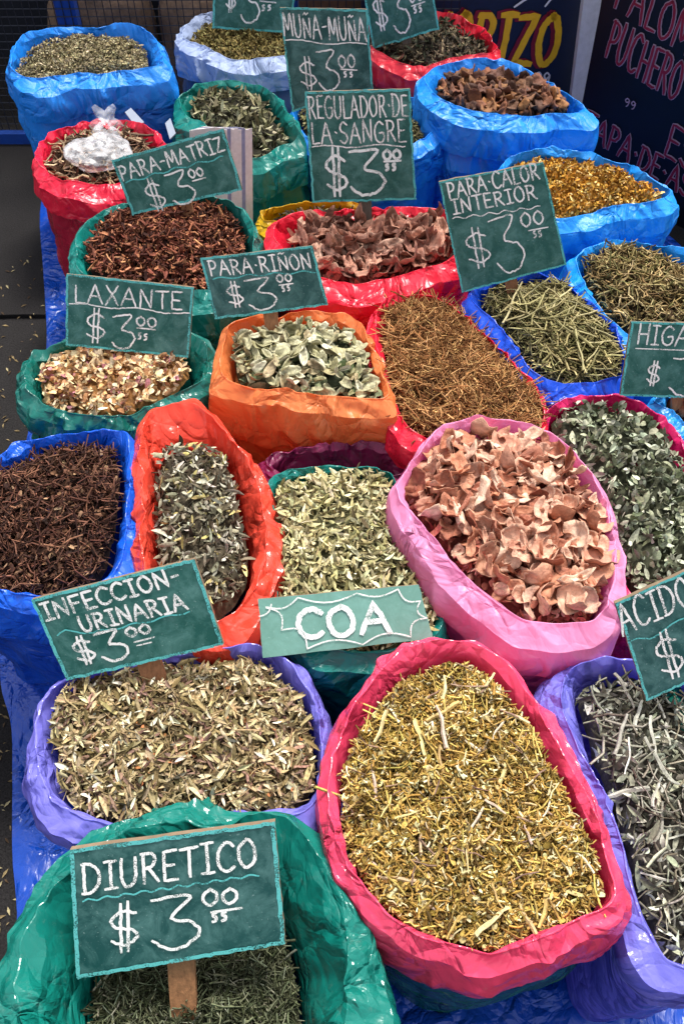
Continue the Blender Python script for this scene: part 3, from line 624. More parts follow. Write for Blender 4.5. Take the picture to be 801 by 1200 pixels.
fill(s5, 'herb_heap', 'reddish brown bark shreds heaped in the green sack', [('stick', 1.3, (.012,.028), (.003,.005), 1, .5, [('7a4634',4),('a46a4c',2.5),('4c2a22',3),('cc8e66',1)], .010, .3), ('flake', 2.0, (.010,.020), (.004,.007), 1, .8, [('80493a',4),('5c3226',3),('b47a58',1.5),('38201a',2)], .010, .8)], '2c140e')
s14 = sk('light blue sack of tangled straw coloured herb at the right edge', .45, .43,
    [(667,306),(690,293),(712,282),(740,286),(785,293),(815,300),(850,315),(875,350),(868,400),(810,410),(745,408),(728,398),(700,373),(680,342)],
    [(683,313),(700,302),(715,292),(760,299),(785,310),(815,322),(850,345),(855,385),(810,398),(745,392),(722,378),(706,360),(692,337)],
    '0098f6', drop=.07, flare=.022, seed=39, rough=.3, dome=.025)
fill(s14, 'herb_heap', 'tangled straw coloured stalks in the light blue sack', [('stick', 1.7, (.018,.045), (.0022,.004), 1, .45, [('a08a5c',4),('c4b080',2),('6e5a38',3),('7a7448',2)], .014, .5), ('flake', 1.3, (.007,.014), (.003,.005), 1, .7, [('7a6a44',3),('50402a',3)], .004, .6)], '2e2414')
s15 = sk('royal blue sack of coarse cut green stems under the PARA CALOR INTERIOR sign', .455, .435,
    [(544,352),(560,337),(600,330),(640,324),(662,328),(690,356),(714,386),(730,408),(741,440),(733,455),(700,461),(665,466),(640,460),(618,446),(594,412),(568,384),(549,366)],
    [(568,352),(588,340),(620,334),(648,336),(666,346),(690,368),(716,398),(725,422),(722,443),(700,450),(680,454),(655,452),(630,437),(606,407),(586,382),(570,364)],
    '004cda', drop=.055, flare=.022, seed=42, rough=.26, dome=.03)
fill(s15, 'herb_heap', 'coarse cut olive and straw stems in the royal blue sack', [('stick', 2.4, (.02,.05), (.0018,.0034), 1, .3, [('8f8458',4),('b8ac78',3),('5e5a34',3),('4a4226',2)], .012, .12), ('flake', 1.6, (.010,.020), (.004,.007), 1, .7, [('7a724a',3),('4a4428',3)], .006, .6)], '2a2614')
s6 = sk('dark green sack of pale yellow petals under the LAXANTE sign', .44, .425,
    [(27,442),(36,422),(60,409),(120,400),(190,395),(235,400),(252,420),(248,448),(218,466),(186,476),(155,490),(125,498),(90,495),(60,490),(40,482),(28,465)],
    [(46,444),(57,426),(80,414),(120,410),(170,412),(213,418),(221,436),(206,460),(180,471),(150,485),(122,494),(92,490),(66,485),(53,470)],
    '04685e', drop=.06, flare=.03, seed=45, amp=1.5, rough=.18, dome=.02)
fill(s6, 'herb_heap', 'pale yellow and pinkish dried petals in the dark green sack', [('flake', 3.0, (.009,.017), (.006,.011), 1, .7, [('e4c294',4),('f2dcb6',3),('c4966a',2),('c08488',.9),('9a6e4c',1.2)], .010, .9)], '8c6236')
s16 = sk('small light blue sack behind the HIGADO sign at the right edge', .44, .42,
    [(757,471),(775,463),(801,455),(860,452),(885,490),(880,535),(830,530),(800,514),(775,492)],
    [(786,474),(810,464),(850,462),(868,490),(862,520),(830,518),(808,503),(792,487)], '1f96e6', drop=.06, flare=.018, seed=48)
fill(s16, 'herb_heap', 'reddish brown chips in the small light blue sack', [('chunk', 2.0, (.012,.020), (.008,.014), .8, .7, [('7c4434',4),('a06048',2),('4a241c',2)], .008, .3)], '3a1a14')
s8 = sk('scarlet sack filled with fine brown rootlets', .45, .432,
    [(433,387),(440,365),(455,352),(480,348),(510,349),(535,362),(560,386),(590,414),(620,447),(640,480),(640,505),(600,520),(560,530),(505,530),(472,510),(452,470),(438,427)],
    [(451,385),(458,367),(480,357),(505,358),(527,366),(550,388),(580,416),(608,446),(630,474),(632,498),(600,508),(555,518),(510,515),(482,497),(467,460),(454,418)],
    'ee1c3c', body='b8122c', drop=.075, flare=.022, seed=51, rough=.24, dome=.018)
fill(s8, 'herb_heap', 'tangle of fine brown rootlets in the scarlet sack', [('stick', 4.4, (.028,.06), (.0013,.0026), 1, .27, [('b08050',4),('d4a46c',3),('8a5c36',3),('603c20',2)], .012, .8), ('stick', 1.0, (.012,.025), (.0015,.003), 1, .5, [('8a5a30',3)], .01, .5)], '5a3618')
s7 = sk('orange sack of large grey green leaves in the middle of the stall', .47, .445,
    [(262,378),(290,370),(345,365),(400,367),(425,380),(440,408),(455,450),(462,478),(440,480),(400,477),(350,471),(310,462),(275,456),(248,448),(252,415)],
    [(278,400),(298,392),(350,385),(400,391),(424,410),(438,440),(446,470),(430,475),(400,472),(375,470),(345,465),(315,460),(293,454),(278,440),(274,420)],
    'ff8e50', drop=.10, flare=.028, seed=54, amp=.9, rough=.3, trans=.36, base=.84, dome=.025)
fill(s7, 'herb_heap', 'broken grey green leaf litter beneath the large leaves of the orange sack', [('leaf', 2.4, (.02,.034), (.010,.016), 1, .6, [('8a9470',4),('a9b08c',3),('6a7450',2),('8c7a58',.6)], .004, .8)], '3e4430')
s17 = sk('magenta sack of crumpled grey green leaves at the right', .445, .435,
    [(632,492),(652,477),(690,468),(720,467),(746,474),(780,496),(803,522),(840,565),(868,640),(850,715),(795,728),(738,708),(702,650),(662,572),(638,524)],
    [(646,492),(665,480),(690,475),(722,480),(748,490),(770,506),(787,535),(806,562),(838,610),(832,680),(790,706),(742,694),(716,640),(690,590),(660,538)],
    'e01468', drop=.06, flare=.018, seed=57, rough=.24, dome=.04)
fill(s17, 'herb_heap', 'crumpled grey green leaves heaped in the magenta sack', [('leaf', 3.8, (.010,.019), (.006,.010), 1, .8, [('8c9078',4),('aaae96',3),('ccd0b8',1.6),('666a50',3),('484a36',2)], .014, 1.2)], '3c3e2e')
s18 = sk('big pink sack full of pale pinkish root slices', .505, .472,
    [(462,572),(476,551),(496,522),(520,499),(560,490),(600,491),(630,498),(665,522),(698,553),(717,590),(726,640),(728,690),(718,730),(695,747),(655,748),(612,740),(572,717),(532,687),(502,652),(480,618),(464,592)],
    [(477,582),(487,560),(507,536),(522,520),(560,514),(600,516),(638,521),(663,541),(684,575),(697,600),(702,640),(703,675),(700,708),(684,733),(650,735),(611,726),(580,702),(550,676),(521,641),(496,614),(482,598)],
    'ff9ccc', body='f486d4', drop=.07, flare=.03, seed=60, amp=.75, rough=.36, trans=.34, base=.8, dome=.02)
s19 = sk('coral red sack of mottled grey leaves between the blue and pink ones', .475, .435,
    [(158,520),(161,492),(175,474),(200,469),(225,467),(250,481),(270,506),(295,536),(313,575),(323,620),(320,660),(306,700),(285,738),(258,752),(205,742),(170,705),(160,650),(158,600),(158,560)],
    [(186,545),(192,531),(215,526),(240,525),(262,535),(272,560),(280,600),(289,640),(288,680),(270,710),(250,725),(218,716),(194,692),(184,650),(184,600),(184,565)],
    'f24c38', drop=.07, flare=.024, seed=63, trans=.25, dome=.02, amp=1.1, rough=.15)
fill(s19, 'herb_heap', 'mottled grey and brown leaves in the coral red sack', [('leaf', 4.2, (.013,.024), (.004,.0072), 1, .7, [('9a947e',4),('c8c2ae',2.5),('6c6450',3),('483e30',3),('ccbc7c',1)], .012, 1.0)], '4a4234')
s20 = sk('royal blue sack of dark twiggy herb at the left edge', .455, .43,
    [(-40,548),(0,535),(25,519),(60,511),(100,505),(148,507),(159,522),(162,560),(159,610),(155,660),(146,692),(108,718),(50,716),(0,702),(-45,690),(-75,650),(-75,580)],
    [(-30,572),(0,558),(30,544),(70,530),(105,525),(133,533),(139,560),(137,600),(129,640),(122,662),(104,690),(60,702),(20,702),(-5,694),(-45,660),(-50,600)],
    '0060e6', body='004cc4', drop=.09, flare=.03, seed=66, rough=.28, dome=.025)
fill(s20, 'herb_heap', 'dark brown twiggy herb in the royal blue sack at the left', [('stick', 1.5, (.016,.045), (.0016,.003), 1, .45, [('5c3a2e',4),('8a5e4a',2.5),('3a221c',3)], .012, .35), ('flake', 2.2, (.007,.014), (.004,.007), 1, .8, [('4c3226',4),('2e1c16',3),('7c5a44',2),('b08c6c',.8)], .008, .7)], '1a0f0b')
s28 = sk('crumpled maroon sack squeezed between the orange and scarlet ones', .40, .385,
    [(300,548),(320,532),(360,524),(420,518),(455,522),(480,532),(488,560),(440,575),(380,578),(325,572)],
    [(330,548),(350,540),(400,532),(450,535),(465,550),(440,562),(390,566),(345,562)], '7a1448', drop=.05, flare=.02, seed=69, amp=1.0)
s21 = sk('green sack of pale coca leaves behind the flat sign lying down', .44, .425,
    [(312,566),(342,553),(385,546),(430,546),(458,552),(474,580),(492,650),(522,730),(505,765),(440,778),(370,775),(325,725),(315,650),(314,600)],
    [(326,572),(346,563),(382,557),(430,557),(455,566),(466,592),(478,635),(494,680),(508,722),(500,748),(450,762),(385,762),(342,735),(326,690),(324,640),(324,600)],
    '047e76', drop=.07, flare=.02, seed=72, rough=.2, dome=.03)
fill(s21, 'herb_heap', 'pale yellowish green leaves in the green sack above the flat sign', [('leaf', 3.4, (.013,.024), (.004,.007), 1, .6, [('c4ba8a',4),('dcd4ac',3),('a09668',3),('706848',1.6)], .014, .7)], '4c4a30')
s24 = sk('lilac sack of silvery curled leaves at the lower right edge', .46, .425,
    [(641,822),(652,788),(680,775),(710,772),(742,775),(790,792),(860,850),(895,1000),(875,1120),(830,1150),(782,1150),(752,1118),(738,1060),(725,1000),(702,940),(674,888),(654,852)],
    [(677,817),(700,802),(730,797),(770,802),(803,817),(850,900),(858,1050),(830,1112),(795,1128),(768,1110),(752,1060),(737,1000),(722,950),(702,900),(686,850)],
    '8280ea', body='6a66de', drop=.07, flare=.03, seed=75, amp=.9, trans=.28, dome=.02, rough=.15)
fill(s24, 'herb_heap', 'silvery grey curled leaves and stalks in the right lilac sack', [('leaf', 3.2, (.014,.026), (.004,.008), 1, .7, [('8e8e7c',4),('b0b09e',3),('ccccbc',1.2),('626052',3),('46423a',2)], .014, 1.2), ('stick', .9, (.025,.055), (.002,.004), 1, .35, [('a09c8c',3),('746c5c',2)], .018, .3)], '48443c')
s22 = sk('lilac over blue sack of small slender leaves at the left', .445, .425,
    [(34,872),(42,832),(66,802),(112,786),(190,771),(250,761),(295,757),(322,765),(350,783),(368,812),(381,850),(384,900),(380,950),(355,972),(280,972),(200,976),(140,984),(80,972),(48,950),(32,915)],
    [(62,858),(70,822),(95,801),(140,790),(200,782),(260,780),(305,779),(330,800),(350,820),(362,850),(368,900),(362,932),(338,950),(290,954),(200,960),(150,968),(118,958),(90,945),(74,925),(72,890)],
    '8884ec', body='0848c8', drop=.04, flare=.026, seed=78, amp=1.1, trans=.28, dome=.02, base=.96, rough=.15)
fill(s22, 'herb_heap', 'small slender tan and purplish leaves in the left lilac sack', [('leaf', 3.6, (.014,.023), (.0036,.0058), 1, .5, [('b4a078',4),('d0c09a',3),('907e58',3),('947464',1.8),('665838',2),('e4dcc4',1)], .012, .6), ('flake', 1.2, (.005,.010), (.003,.006), 1, .7, [('a08e68',3),('6c5c3c',2),('b87a50',.5)], .008, .5), ('stick', .25, (.02,.04), (.0014,.0022), 1, .3, [('a08a64',3)], .014, .3)], '3c3222')
s23 = sk('large red sack of yellow chopped herb and twigs in the foreground', .505, .485,
    [(378,925),(386,882),(402,838),(432,798),(466,767),(510,752),(550,754),(588,772),(622,806),(652,850),(677,900),(698,945),(718,992),(732,1040),(728,1068),(708,1084),(676,1096),(638,1110),(575,1132),(532,1122),(478,1102),(438,1072),(408,1032),(388,985)],
    [(403,905),(416,870),(436,840),(456,816),(480,796),(510,786),(540,783),(564,791),(588,815),(617,850),(638,890),(658,930),(678,970),(696,1010),(704,1048),(688,1068),(658,1081),(620,1096),(572,1115),(540,1106),(492,1091),(456,1070),(432,1040),(411,1010),(402,960)],
    'ff4870', body='065a50', drop=.085, flare=.030, seed=81, amp=.85, trans=.2, dome=.022, cells=24, base=.82, N=520, rough=.15)
fill(s23, 'herb_heap', 'yellow green chopped herb filling the large red foreground sack', [('stick', 2.4, (.007,.0145), (.0018,.0034), 1, .4, [('b8924a',4),('d4b468',3),('8c7034',3),('ecdcac',1.8),('684e28',2)], .008, .35), ('flake', 3.0, (.004,.009), (.004,.007), 1, .8, [('bc9c54',3),('8a7230',3),('a89868',2),('ecdfa8',1.2)], .006, .6), ('stick', .35, (.022,.045), (.0018,.0032), 1, .22, [('c8b060',3),('a88c4c',3),('8c7060',1.5)], .010, .18)], '4a3814')
s25 = sk('glossy green sack of needle like herb in the near left corner', .49, .37,
    [(6,1150),(18,1090),(45,1040),(85,1002),(140,970),(210,954),(290,945),(340,950),(378,985),(408,1030),(428,1080),(445,1130),(450,1185),(440,1250),(400,1320),(300,1370),(200,1380),(80,1350),(20,1280),(0,1210)],
    [(112,1180),(122,1130),(142,1095),(185,1072),(250,1064),(305,1070),(330,1098),(344,1140),(350,1190),(346,1240),(310,1280),(220,1295),(150,1275),(116,1235)],
    '037a6e', body='03625c', drop=.10, flare=.03, seed=84, amp=1.9, trans=.2, dome=.02, cells=18, base=.9, N=520, rough=.15)
fill(s25, 'herb_heap', 'dull green needle like herb deep in the near glossy green sack', [('stick', 3.2, (.012,.026), (.0012,.0026), 1, .45, [('4c503a',4),('6a6e54',3),('8c8c78',1.0),('30341f',3)], .010, .15)], '3c3e2e')  # herb tones darkened to carry the shade deep inside the sack
s26 = sk('teal sack mostly out of view behind the ACIDO sign', .44, .42, [(786,812),(800,798),(840,790),(900,810),(920,860),(880,890),(830,880),(800,860)], [(806,820),(840,806),(880,825),(890,855),(860,868),(825,858)], '067a68', drop=.05, seed=88)
fill(s26, 'herb_heap', 'green herb in the teal sack beyond the right edge', [('leaf', 2.0, (.015,.025), (.006,.010), 1, .6, [('7a7e66',4)], .008, .8)], '3c3e2e')

# --- countable pieces lying on the heaps
rg = np.random.default_rng(5)
MS = object_tint('root_slice', ['d49a80', 'f0cdb4', 'ac6850', 'e4b49a', 'c88868', '98543e'], .7, 5, .8, rim=.6)
sm = [slice_mesh('root_slice', MS, rg, L=1.0, W=rg.uniform(.5, .95), thick=.035, cup=rg.uniform(.05, .7), wav=.25, fold=rg.uniform(-.3, .3)) for _ in range(18)] + [slice_mesh('root_slice', MS, rg, L=1.1, W=.26, thick=.10, cup=rg.uniform(.3, .6), wav=.2) for _ in range(3)]
fill(s18, 'root_crumbs', 'small broken bits lying between the root slices in the pink sack', [('flake', 2.2, (.012,.026), (.008,.014), 1, .8, [('c07c66',4),('a05c4a',3),('e0b09a',2),('7c4034',2)], .004, .9)], '6a3428')
place(s18, 'root_slice', 'pale pinkish root slice heaped with others in the big pink sack', 'root slice', 'pinkish root slices in the big pink sack', sm, 230, (.024, .058), .55, .020, rg, lim=.95, mind=.36)
MB = object_tint('bark_slice', ['9c6450', 'c48e76', '845040', 'b47c66', '6c4032', 'd4a890'], .7, 5, .8, rib=.22)
bm = [slice_mesh('bark_slice', MB, rg, L=1.0, W=rg.uniform(.22, .5), thick=.025, cup=rg.uniform(.1, .7), wav=.2, fold=rg.uniform(-.7, .7)) for _ in range(12)]
fill(s9, 'bark_crumbs', 'bark crumbs between the broad slices in the bright red sack', [('flake', 2.2, (.014,.030), (.008,.014), 1, .8, [('8c5444',4),('6a3a30',3),('b47c68',2)], .004, .9)], '3c1e18')
place(s9, 'bark_slice', 'curled reddish bark slice heaped with others in the bright red sack', 'bark slice', 'reddish bark slices in the bright red sack', bm, 130, (.045, .075), .55, .022, rg, lim=.92, mind=.32)
ML = object_tint('large_leaf', ['b0aa80', 'cac4a0', '928c60', 'dcd6b8', 'a49c70', 'ae9874'], .6, 4, .5, rib=.2)
lm = [leaf_mesh('large_leaf', ML, rg, wid=rg.uniform(.3, .65), fold=1.3, bend=.9) for _ in range(18)]
place(s7, 'large_leaf', 'grey green folded leaf heaped with others in the orange sack', 'leaf', 'large leaves in the orange sack', lm, 190, (.028, .050), .5, .018, rg, lim=.95, mind=.30)
MC = object_tint('bark_chunk', ['4c3024', '6a4030', '8a5434', '3a241c', 'b07844', '583828'], .75, 5, .8, rim=.5)
cm_ = [slice_mesh('bark_chunk', MC, rg, L=1.0, W=rg.uniform(.4, .8), thick=.14, cup=rg.uniform(.2, .7), wav=.5, nr=3, na=10) for _ in range(10)]
fill(s12, 'bark_crumbs', 'dark crumbs between the bark chunks in the big bright blue sack', [('chunk', 2.2, (.010,.020), (.006,.012), .6, .8, [('4a2e22',4),('2e1a14',3),('7a4c34',1.5)], .006, .3)], '1c100c')
place(s12, 'bark_chunk', 'dark brown bark chunk heaped with others in the big bright blue sack', 'bark chunk', 'dark bark chunks in the big bright blue sack', cm_, 110, (.026, .050), .5, .018, rg, lim=.93, mind=.36)
MT = object_tint('cut_stem', ['9a9058', 'b8ac78', '7c7444', 'a49460', 'ccc08c'], .6, 7, .5)
tm = [stem_mesh('cut_stem', MT, rg, ratio=rg.uniform(.025, .05)) for _ in range(8)]
place(s15, 'cut_stem', 'long straw coloured cut stem lying in the royal blue sack', 'stem', 'long cut stems in the royal blue sack', tm, 60, (.055, .11), .16, .022, rg, lim=.80, mind=.14)
MY = object_tint('dry_twig', ['d0b868', 'e4d49c', 'a88858', 'c8a850', 'b89c8c', 'ece0c0'], .6, 7, .5)
ym = [stem_mesh('dry_twig', MY, rg, ratio=rg.uniform(.05, .13), bend=.2) for _ in range(9)]
place(s23, 'dry_twig', 'pale dry twig lying on the yellow chopped herb of the large red sack', 'twig', 'pale twigs on the yellow chopped herb', ym, 60, (.026, .060), .14, .010, rg, lim=.92, mind=.6)
MG = object_tint('silver_stalk', ['a8a698', 'c8c6b8', '8c877a', 'd8d6cc'], .6, 7, .5)
gm = [stem_mesh('grey_stalk', MG, rg, ratio=rg.uniform(.05, .12), bend=.15) for _ in range(6)]
place(s24, 'grey_stalk', 'pale grey stalk lying among the silvery leaves in the right lilac sack', 'stalk', 'grey stalks in the right lilac sack', gm, 26, (.03, .07), .2, .018, rg, lim=.85, mind=.6)

# ================================================================== chalk signs
def price(x0, y0, x1, y1, h, xs, hs): pass
b = make_board('green chalk sign reading DIURETICO in the near green sack', [(82,996),(322,963),(334,1105),(90,1146)], (214,1196), .40, R_(42), .032, BOARD_DARK, edge_w=7.5, stake=(207,1080))
write(b, [('~', [(98,1055),(130,1050),(303,1024)], .9, 2.6)], CHALK_T, 2.6, 'chalk_underline')
write(b, [('DIURETICO',98,1046,302,1014,33), ('$',130,1117,167,1110,56), ('3',180,1112,233,1107,58), ('00',238,1061,280,1056,18), ('~',[(248,1068),(283,1063)]), (',',249,1079,257,1078,10), (',',260,1078,268,1077,10)], CHALK, 4.6)
b = make_board('green chalk sign reading INFECCION URINARIA in the left lilac sack', [(37,703),(228,655),(262,755),(78,797)], (183,812), .44, R_(36), .034, BOARD, edge_w=6, stake=(160,740))
write(b, [('~', [(68,744),(78,739),(110,741),(150,733),(222,716)], .5, 2.2)], CHALK_T, 2.2, 'chalk_underline')
write(b, [('INFECCION-',55,727,213,682,20), ('URINARIA',98,740,221,713,19), ('$',94,779,118,774,33), ('3',124,776,154,770,35), ('00',150,746,179,740,11), ('~',[(158,752),(181,746)],0,2.4), ('~',[(161,756),(178,752)],0,2)], CHALK, 4.0)
b = make_board('pale green chalk sign reading COA lying on the green sack', [(302,702),(490,685),(507,748),(308,771)], (408,764), .462, R_(50), .02, BOARD_PALE, edge=False, stake=False, thick=.007)
def arc(x0, y0, x1, y1, bul, k=8):
    a, c = np.array([x0, y0], float), np.array([x1, y1], float); d = c - a; nn = np.array([-d[1], d[0]]); return [tuple(a + d * t_ + nn * bul * math.sin(math.pi * t_)) for t_ in np.linspace(0, 1, k)]
write(b, [('~',arc(312,711,349,700,.18)), ('~',arc(349,700,418,695,.12)), ('~',arc(418,695,466,690,.13)), ('~',arc(466,690,492,704,.25)), ('~',arc(492,704,500,724,.35)), ('~',arc(500,724,481,746,.3)), ('~',arc(481,746,425,755,.15)), ('~',arc(425,755,360,760,.12)), ('~',arc(360,760,330,738,.35)), ('~',arc(330,738,312,712,.3)), ('~',arc(304,722,318,708,.2))], CHALK, 2.5, 'chalk_scallops')
write(b, [('COA',350,747,458,740,34)], CHALK_FAT, 7.5)
b = make_board('green chalk sign reading ACIDO at the right edge by the lilac sack', [(720,707),(880,634),(925,745),(757,821)], (845,840), .455, R_(34), .03, BOARD_DARK, edge_w=5, stake=(820,740))
write(b, [('~', [(735,752),(745,749),(760,748),(775,738),(801,724),(850,700)], .4, 2.2)], CHALK_T, 2.2, 'chalk_underline')
write(b, [('ACIDO·U',729,744,838,692,34), ('$',777,797,806,785,58), ('3',822,778,856,764,56)], CHALK, 3.6)
b = make_board('green chalk sign reading HIGADO at the right edge', [(739,377),(858,380),(862,468),(726,463)], (795,487), .43, R_(26), .02, BOARD, edge_w=4, stake=(796,430))
write(b, [('~', [(744,408),(850,412)], 0, 1.6), ('HIGADO',745,403,838,407,23), ('$',755,452,771,453,30), ('3',782,462,822,464,45)], CHALK, 2.6)
b = make_board('green chalk sign reading PARA CALOR INTERIOR in the royal blue sack', [(514,213),(636,190),(663,310),(541,343)], (603,352), .45, R_(22), .024, BOARD, edge_w=3.4, stake=(590,280))
write(b, [('PARA·CALOR',526,233,632,209,19), ('INTERIOR',531,251,629,232,17), ('~',[(530,256),(560,252),(632,242)],1.0,1.5), ('$',550,314,579,309,50), ('3',584,320,616,314,64), ('00',611,266,638,261,16), ('~',[(619,270),(641,266)]), (',',625,278,629,277,7), (',',631,277,635,276,7)], CHALK, 2.5)
b = make_board('tall green chalk sign reading REGULADOR DE LA SANGRE in the red sack', [(357,108),(480,104),(487,234),(366,237)], (429,272), .44, R_(18), .028, BOARD, edge_w=4, stake=(425,180), wood=WOOD_GREY)
write(b, [('REGULADOR·DE',362,139,478,136,25), ('LA·SANGRE',366,168,476,165,25), ('~',[(366,172),(474,170)],.3,1.8)], CHALK, 2.4)
write(b, [('$',383,230,410,230,56), ('3',412,229,450,228,52), ('00',449,187,470,186,11), ('~',[(450,189),(469,188)]), (',',452,199,456,199,7), (',',460,199,464,199,7)], CHALK_FAT, 4.0, 'chalk_price')
b = make_board('green chalk sign reading MUNA MUNA behind the tallest sign', [(328,9),(430,11),(437,104),(342,131)], (392,165), .43, R_(16), .024, BOARD_DARK, edge_w=3.6, stake=(385,90))
write(b, [('MUÑA-MUÑA',333,42,430,49,27), ('~',[(334,47),(380,50),(429,52)],.3,1.6), ('$',353,105,374,105,40), ('3',375,106,398,106,45), ('00',397,79,417,79,15), ('~',[(399,81),(418,82)]), (',',403,90,407,90,6), (',',410,90,414,90,6)], CHALK, 2.3)
b = make_board('tilted green chalk sign reading PARA MATRIZ before the papers', [(131,188),(262,151),(284,222),(155,251)], (222,262), .45, R_(24), .024, BOARD, edge_w=4.5, stake=(212,215))
write(b, [('~',[(148,214),(200,199),(262,184)],.7,1.8)], CHALK_T, 1.8, 'chalk_underline')
write(b, [('PARA-MATRIZ',144,212,264,176,18), ('$',179,249,200,244,38), ('3',206,242,232,236,38), ('00',223,209,240,205,10), ('~',[(226,212),(241,208)])], CHALK, 2.5)
b = make_board('green chalk sign reading PARA RIÑON standing in the orange sack', [(235,303),(366,288),(384,357),(252,374)], (320,402), .462, R_(28), .026, BOARD_DARK, edge_w=4.2, stake=(313,340))
write(b, [('~',[(250,327),(300,322),(369,318)],.6,1.8)], CHALK_T, 1.8, 'chalk_underline')
write(b, [('PARA·RIÑON',247,323,366,314,18), ('$',270,361,289,358,30), ('3',294,363,325,360,37), ('00',325,331,343,329,9), ('~',[(327,334),(343,332)]), (',',331,341,335,341,6), (',',337,340,341,340,6)], CHALK, 2.4)
b = make_board('green chalk sign reading LAXANTE above the pale yellow petals', [(78,321),(227,337),(221,419),(77,404)], (146,427), .432, R_(28), .026, BOARD, edge_w=4, stake=(149,380))
write(b, [('~',[(82,356),(150,361),(222,368)],.3,1.8)], CHALK, 1.8, 'chalk_underline')
write(b, [('LAXANTE',88,354,214,363,21), ('$',101,402,125,402,39), ('3',132,407,157,407,40), ('00',160,381,184,384,11), ('~',[(161,384),(182,386)]), (',',162,397,167,397,7), (',',169,398,174,398,7)], CHALK, 2.6)
b = make_board('green chalk price sign cut by the top edge over the pale sack', [(250,-52),(346,-46),(343,39),(249,33)], (296,46), .43, R_(14), .024, BOARD, edge_w=3.6, stake=(297,0), wood=WOOD_GREY)
write(b, [('$',264,14,277,15,38), ('3',282,27,303,27,44), ('00',304,-3,322,-2,12), ('~',[(305,1),(323,3)]), (',',307,12,311,12,6), (',',314,12,318,12,6)], CHALK, 2.4)
b = make_board('green chalk price sign cut by the top edge over the deep red sack', [(420,-42),(500,-56),(514,34),(437,57)], (478,62), .43, R_(14), .024, BOARD, edge_w=3.6, stake=(470,0), wood=WOOD_GREY)
write(b, [('$',441,36,457,33,46), ('3',463,40,482,37,52), ('00',480,4,496,-1,14), ('~',[(482,7),(497,2)]), (',',485,15,489,14,7), (',',491,14,495,13,7)], CHALK, 2.4)

# ================================================================== backdrop
def plane_from(px, z, az):
    """vertical plane through the point under pixel px at height z, facing azimuth az"""
    b = Board(); b.P0 = at_z(px, z)[0]; b.n = np.array([math.sin(az), -math.cos(az), 0.]); b.n /= np.linalg.norm(b.n)
    b.px = np.linalg.norm(at_plane(px, b.P0, b.n) - at_plane((px[0], px[1] - 10), b.P0, b.n)) / 10; b.rng = np.random.default_rng(3); b.up = np.array([.2, -1.]); b.up /= np.linalg.norm(b.up); return b
def slab(b, name, label, cat, corners, thick, mats, ledge=False):
    C3 = at_plane(corners, b.P0, b.n); b.root = empty(name, C3[3] * np.array([1, 1, 0]), label, cat)
    V = np.vstack([C3, C3 - b.n * thick]); part('panel', V, [(0, 1, 2, 3), (7, 6, 5, 4), (0, 3, 7, 4), (1, 0, 4, 5), (2, 1, 5, 6), (3, 2, 6, 7)], mats, b.root)
NAVY = simple('navy_painted_board', '101b34', .5, .2, 20, .1); BLACKB = simple('black_painted_board', '08080b', .45, .3, 18, .12, spec=.3)
YEL = simple('yellow_sign_paint', 'e8b414', .5, .1); CRIM = simple('crimson_sign_paint', '7c1026', .5, .15); PINKL = simple('pale_pink_sign_paint', 'a08490', .6, .2, 90); WHT = simple('white_sign_paint', 'd8d8d8', .5, .1)
b = plane_from((600, 120), .0, 0.06); b.P0 = np.array([0, 2.95, 0.])
slab(b, 'painted_sign', 'navy sign with yellow capital letters behind the deep red sack', 'sign', [(420,-60),(705,-60),(664,150),(430,150)], .02, [NAVY])
b.up = np.array([.20, -1.]); b.px = .0026
write(b, [('CHORIZO',464,74,646,75,58)], CRIM, 14, 'letter_shadow', .004)
b.rng = np.random.default_rng(3)
write(b, [('CHORIZO',467,74,649,75,58)], YEL, 9.5, 'lettering', .0065)
write(b, [('~',[(602,7),(612,0),(622,-6)],0,3), ('~',[(638,6),(646,-4),(652,-10)],0,3), ('99',624,98,642,99,14)], WHT, 2.5, 'white_lettering', .0065)
b = plane_from((690, 110), .1, 0); b.P0 = np.array([0, 2.90, 0.])
slab(b, 'white_post', 'white square post between the navy and black signs', 'post', [(691,-60),(714,-60),(683,130),(667,130)], .04, [simple('white_post_paint', 'c8c8cc', .6, .12)])
b = plane_from((688, 140), .2, R_(-42)); b.px = .0024; b.up = np.array([.30, -1.])
slab(b, 'menu_board', 'large black menu board with crimson outlined capitals at right', 'sign', [(720,-80),(990,20),(900,420),(672,170)], .02, [BLACKB])
MN = [('PALOMITAS',719,8,868,104,44), ('PUCHERO',709,64,792,118,42), ('TAPA·DE·ASADO',682,156,850,258,26), ('ESTA',778,180,850,226,34)]
b.rng = np.random.default_rng(3); write(b, MN, PINKL, 6.0, 'letter_outline', .003)
b.rng = np.random.default_rng(3); write(b, MN, CRIM, 3.6, 'lettering', .0055); write(b, [('99',731,123,744,128,9)], PINKL, 1.6, 'small_lettering', .0055)

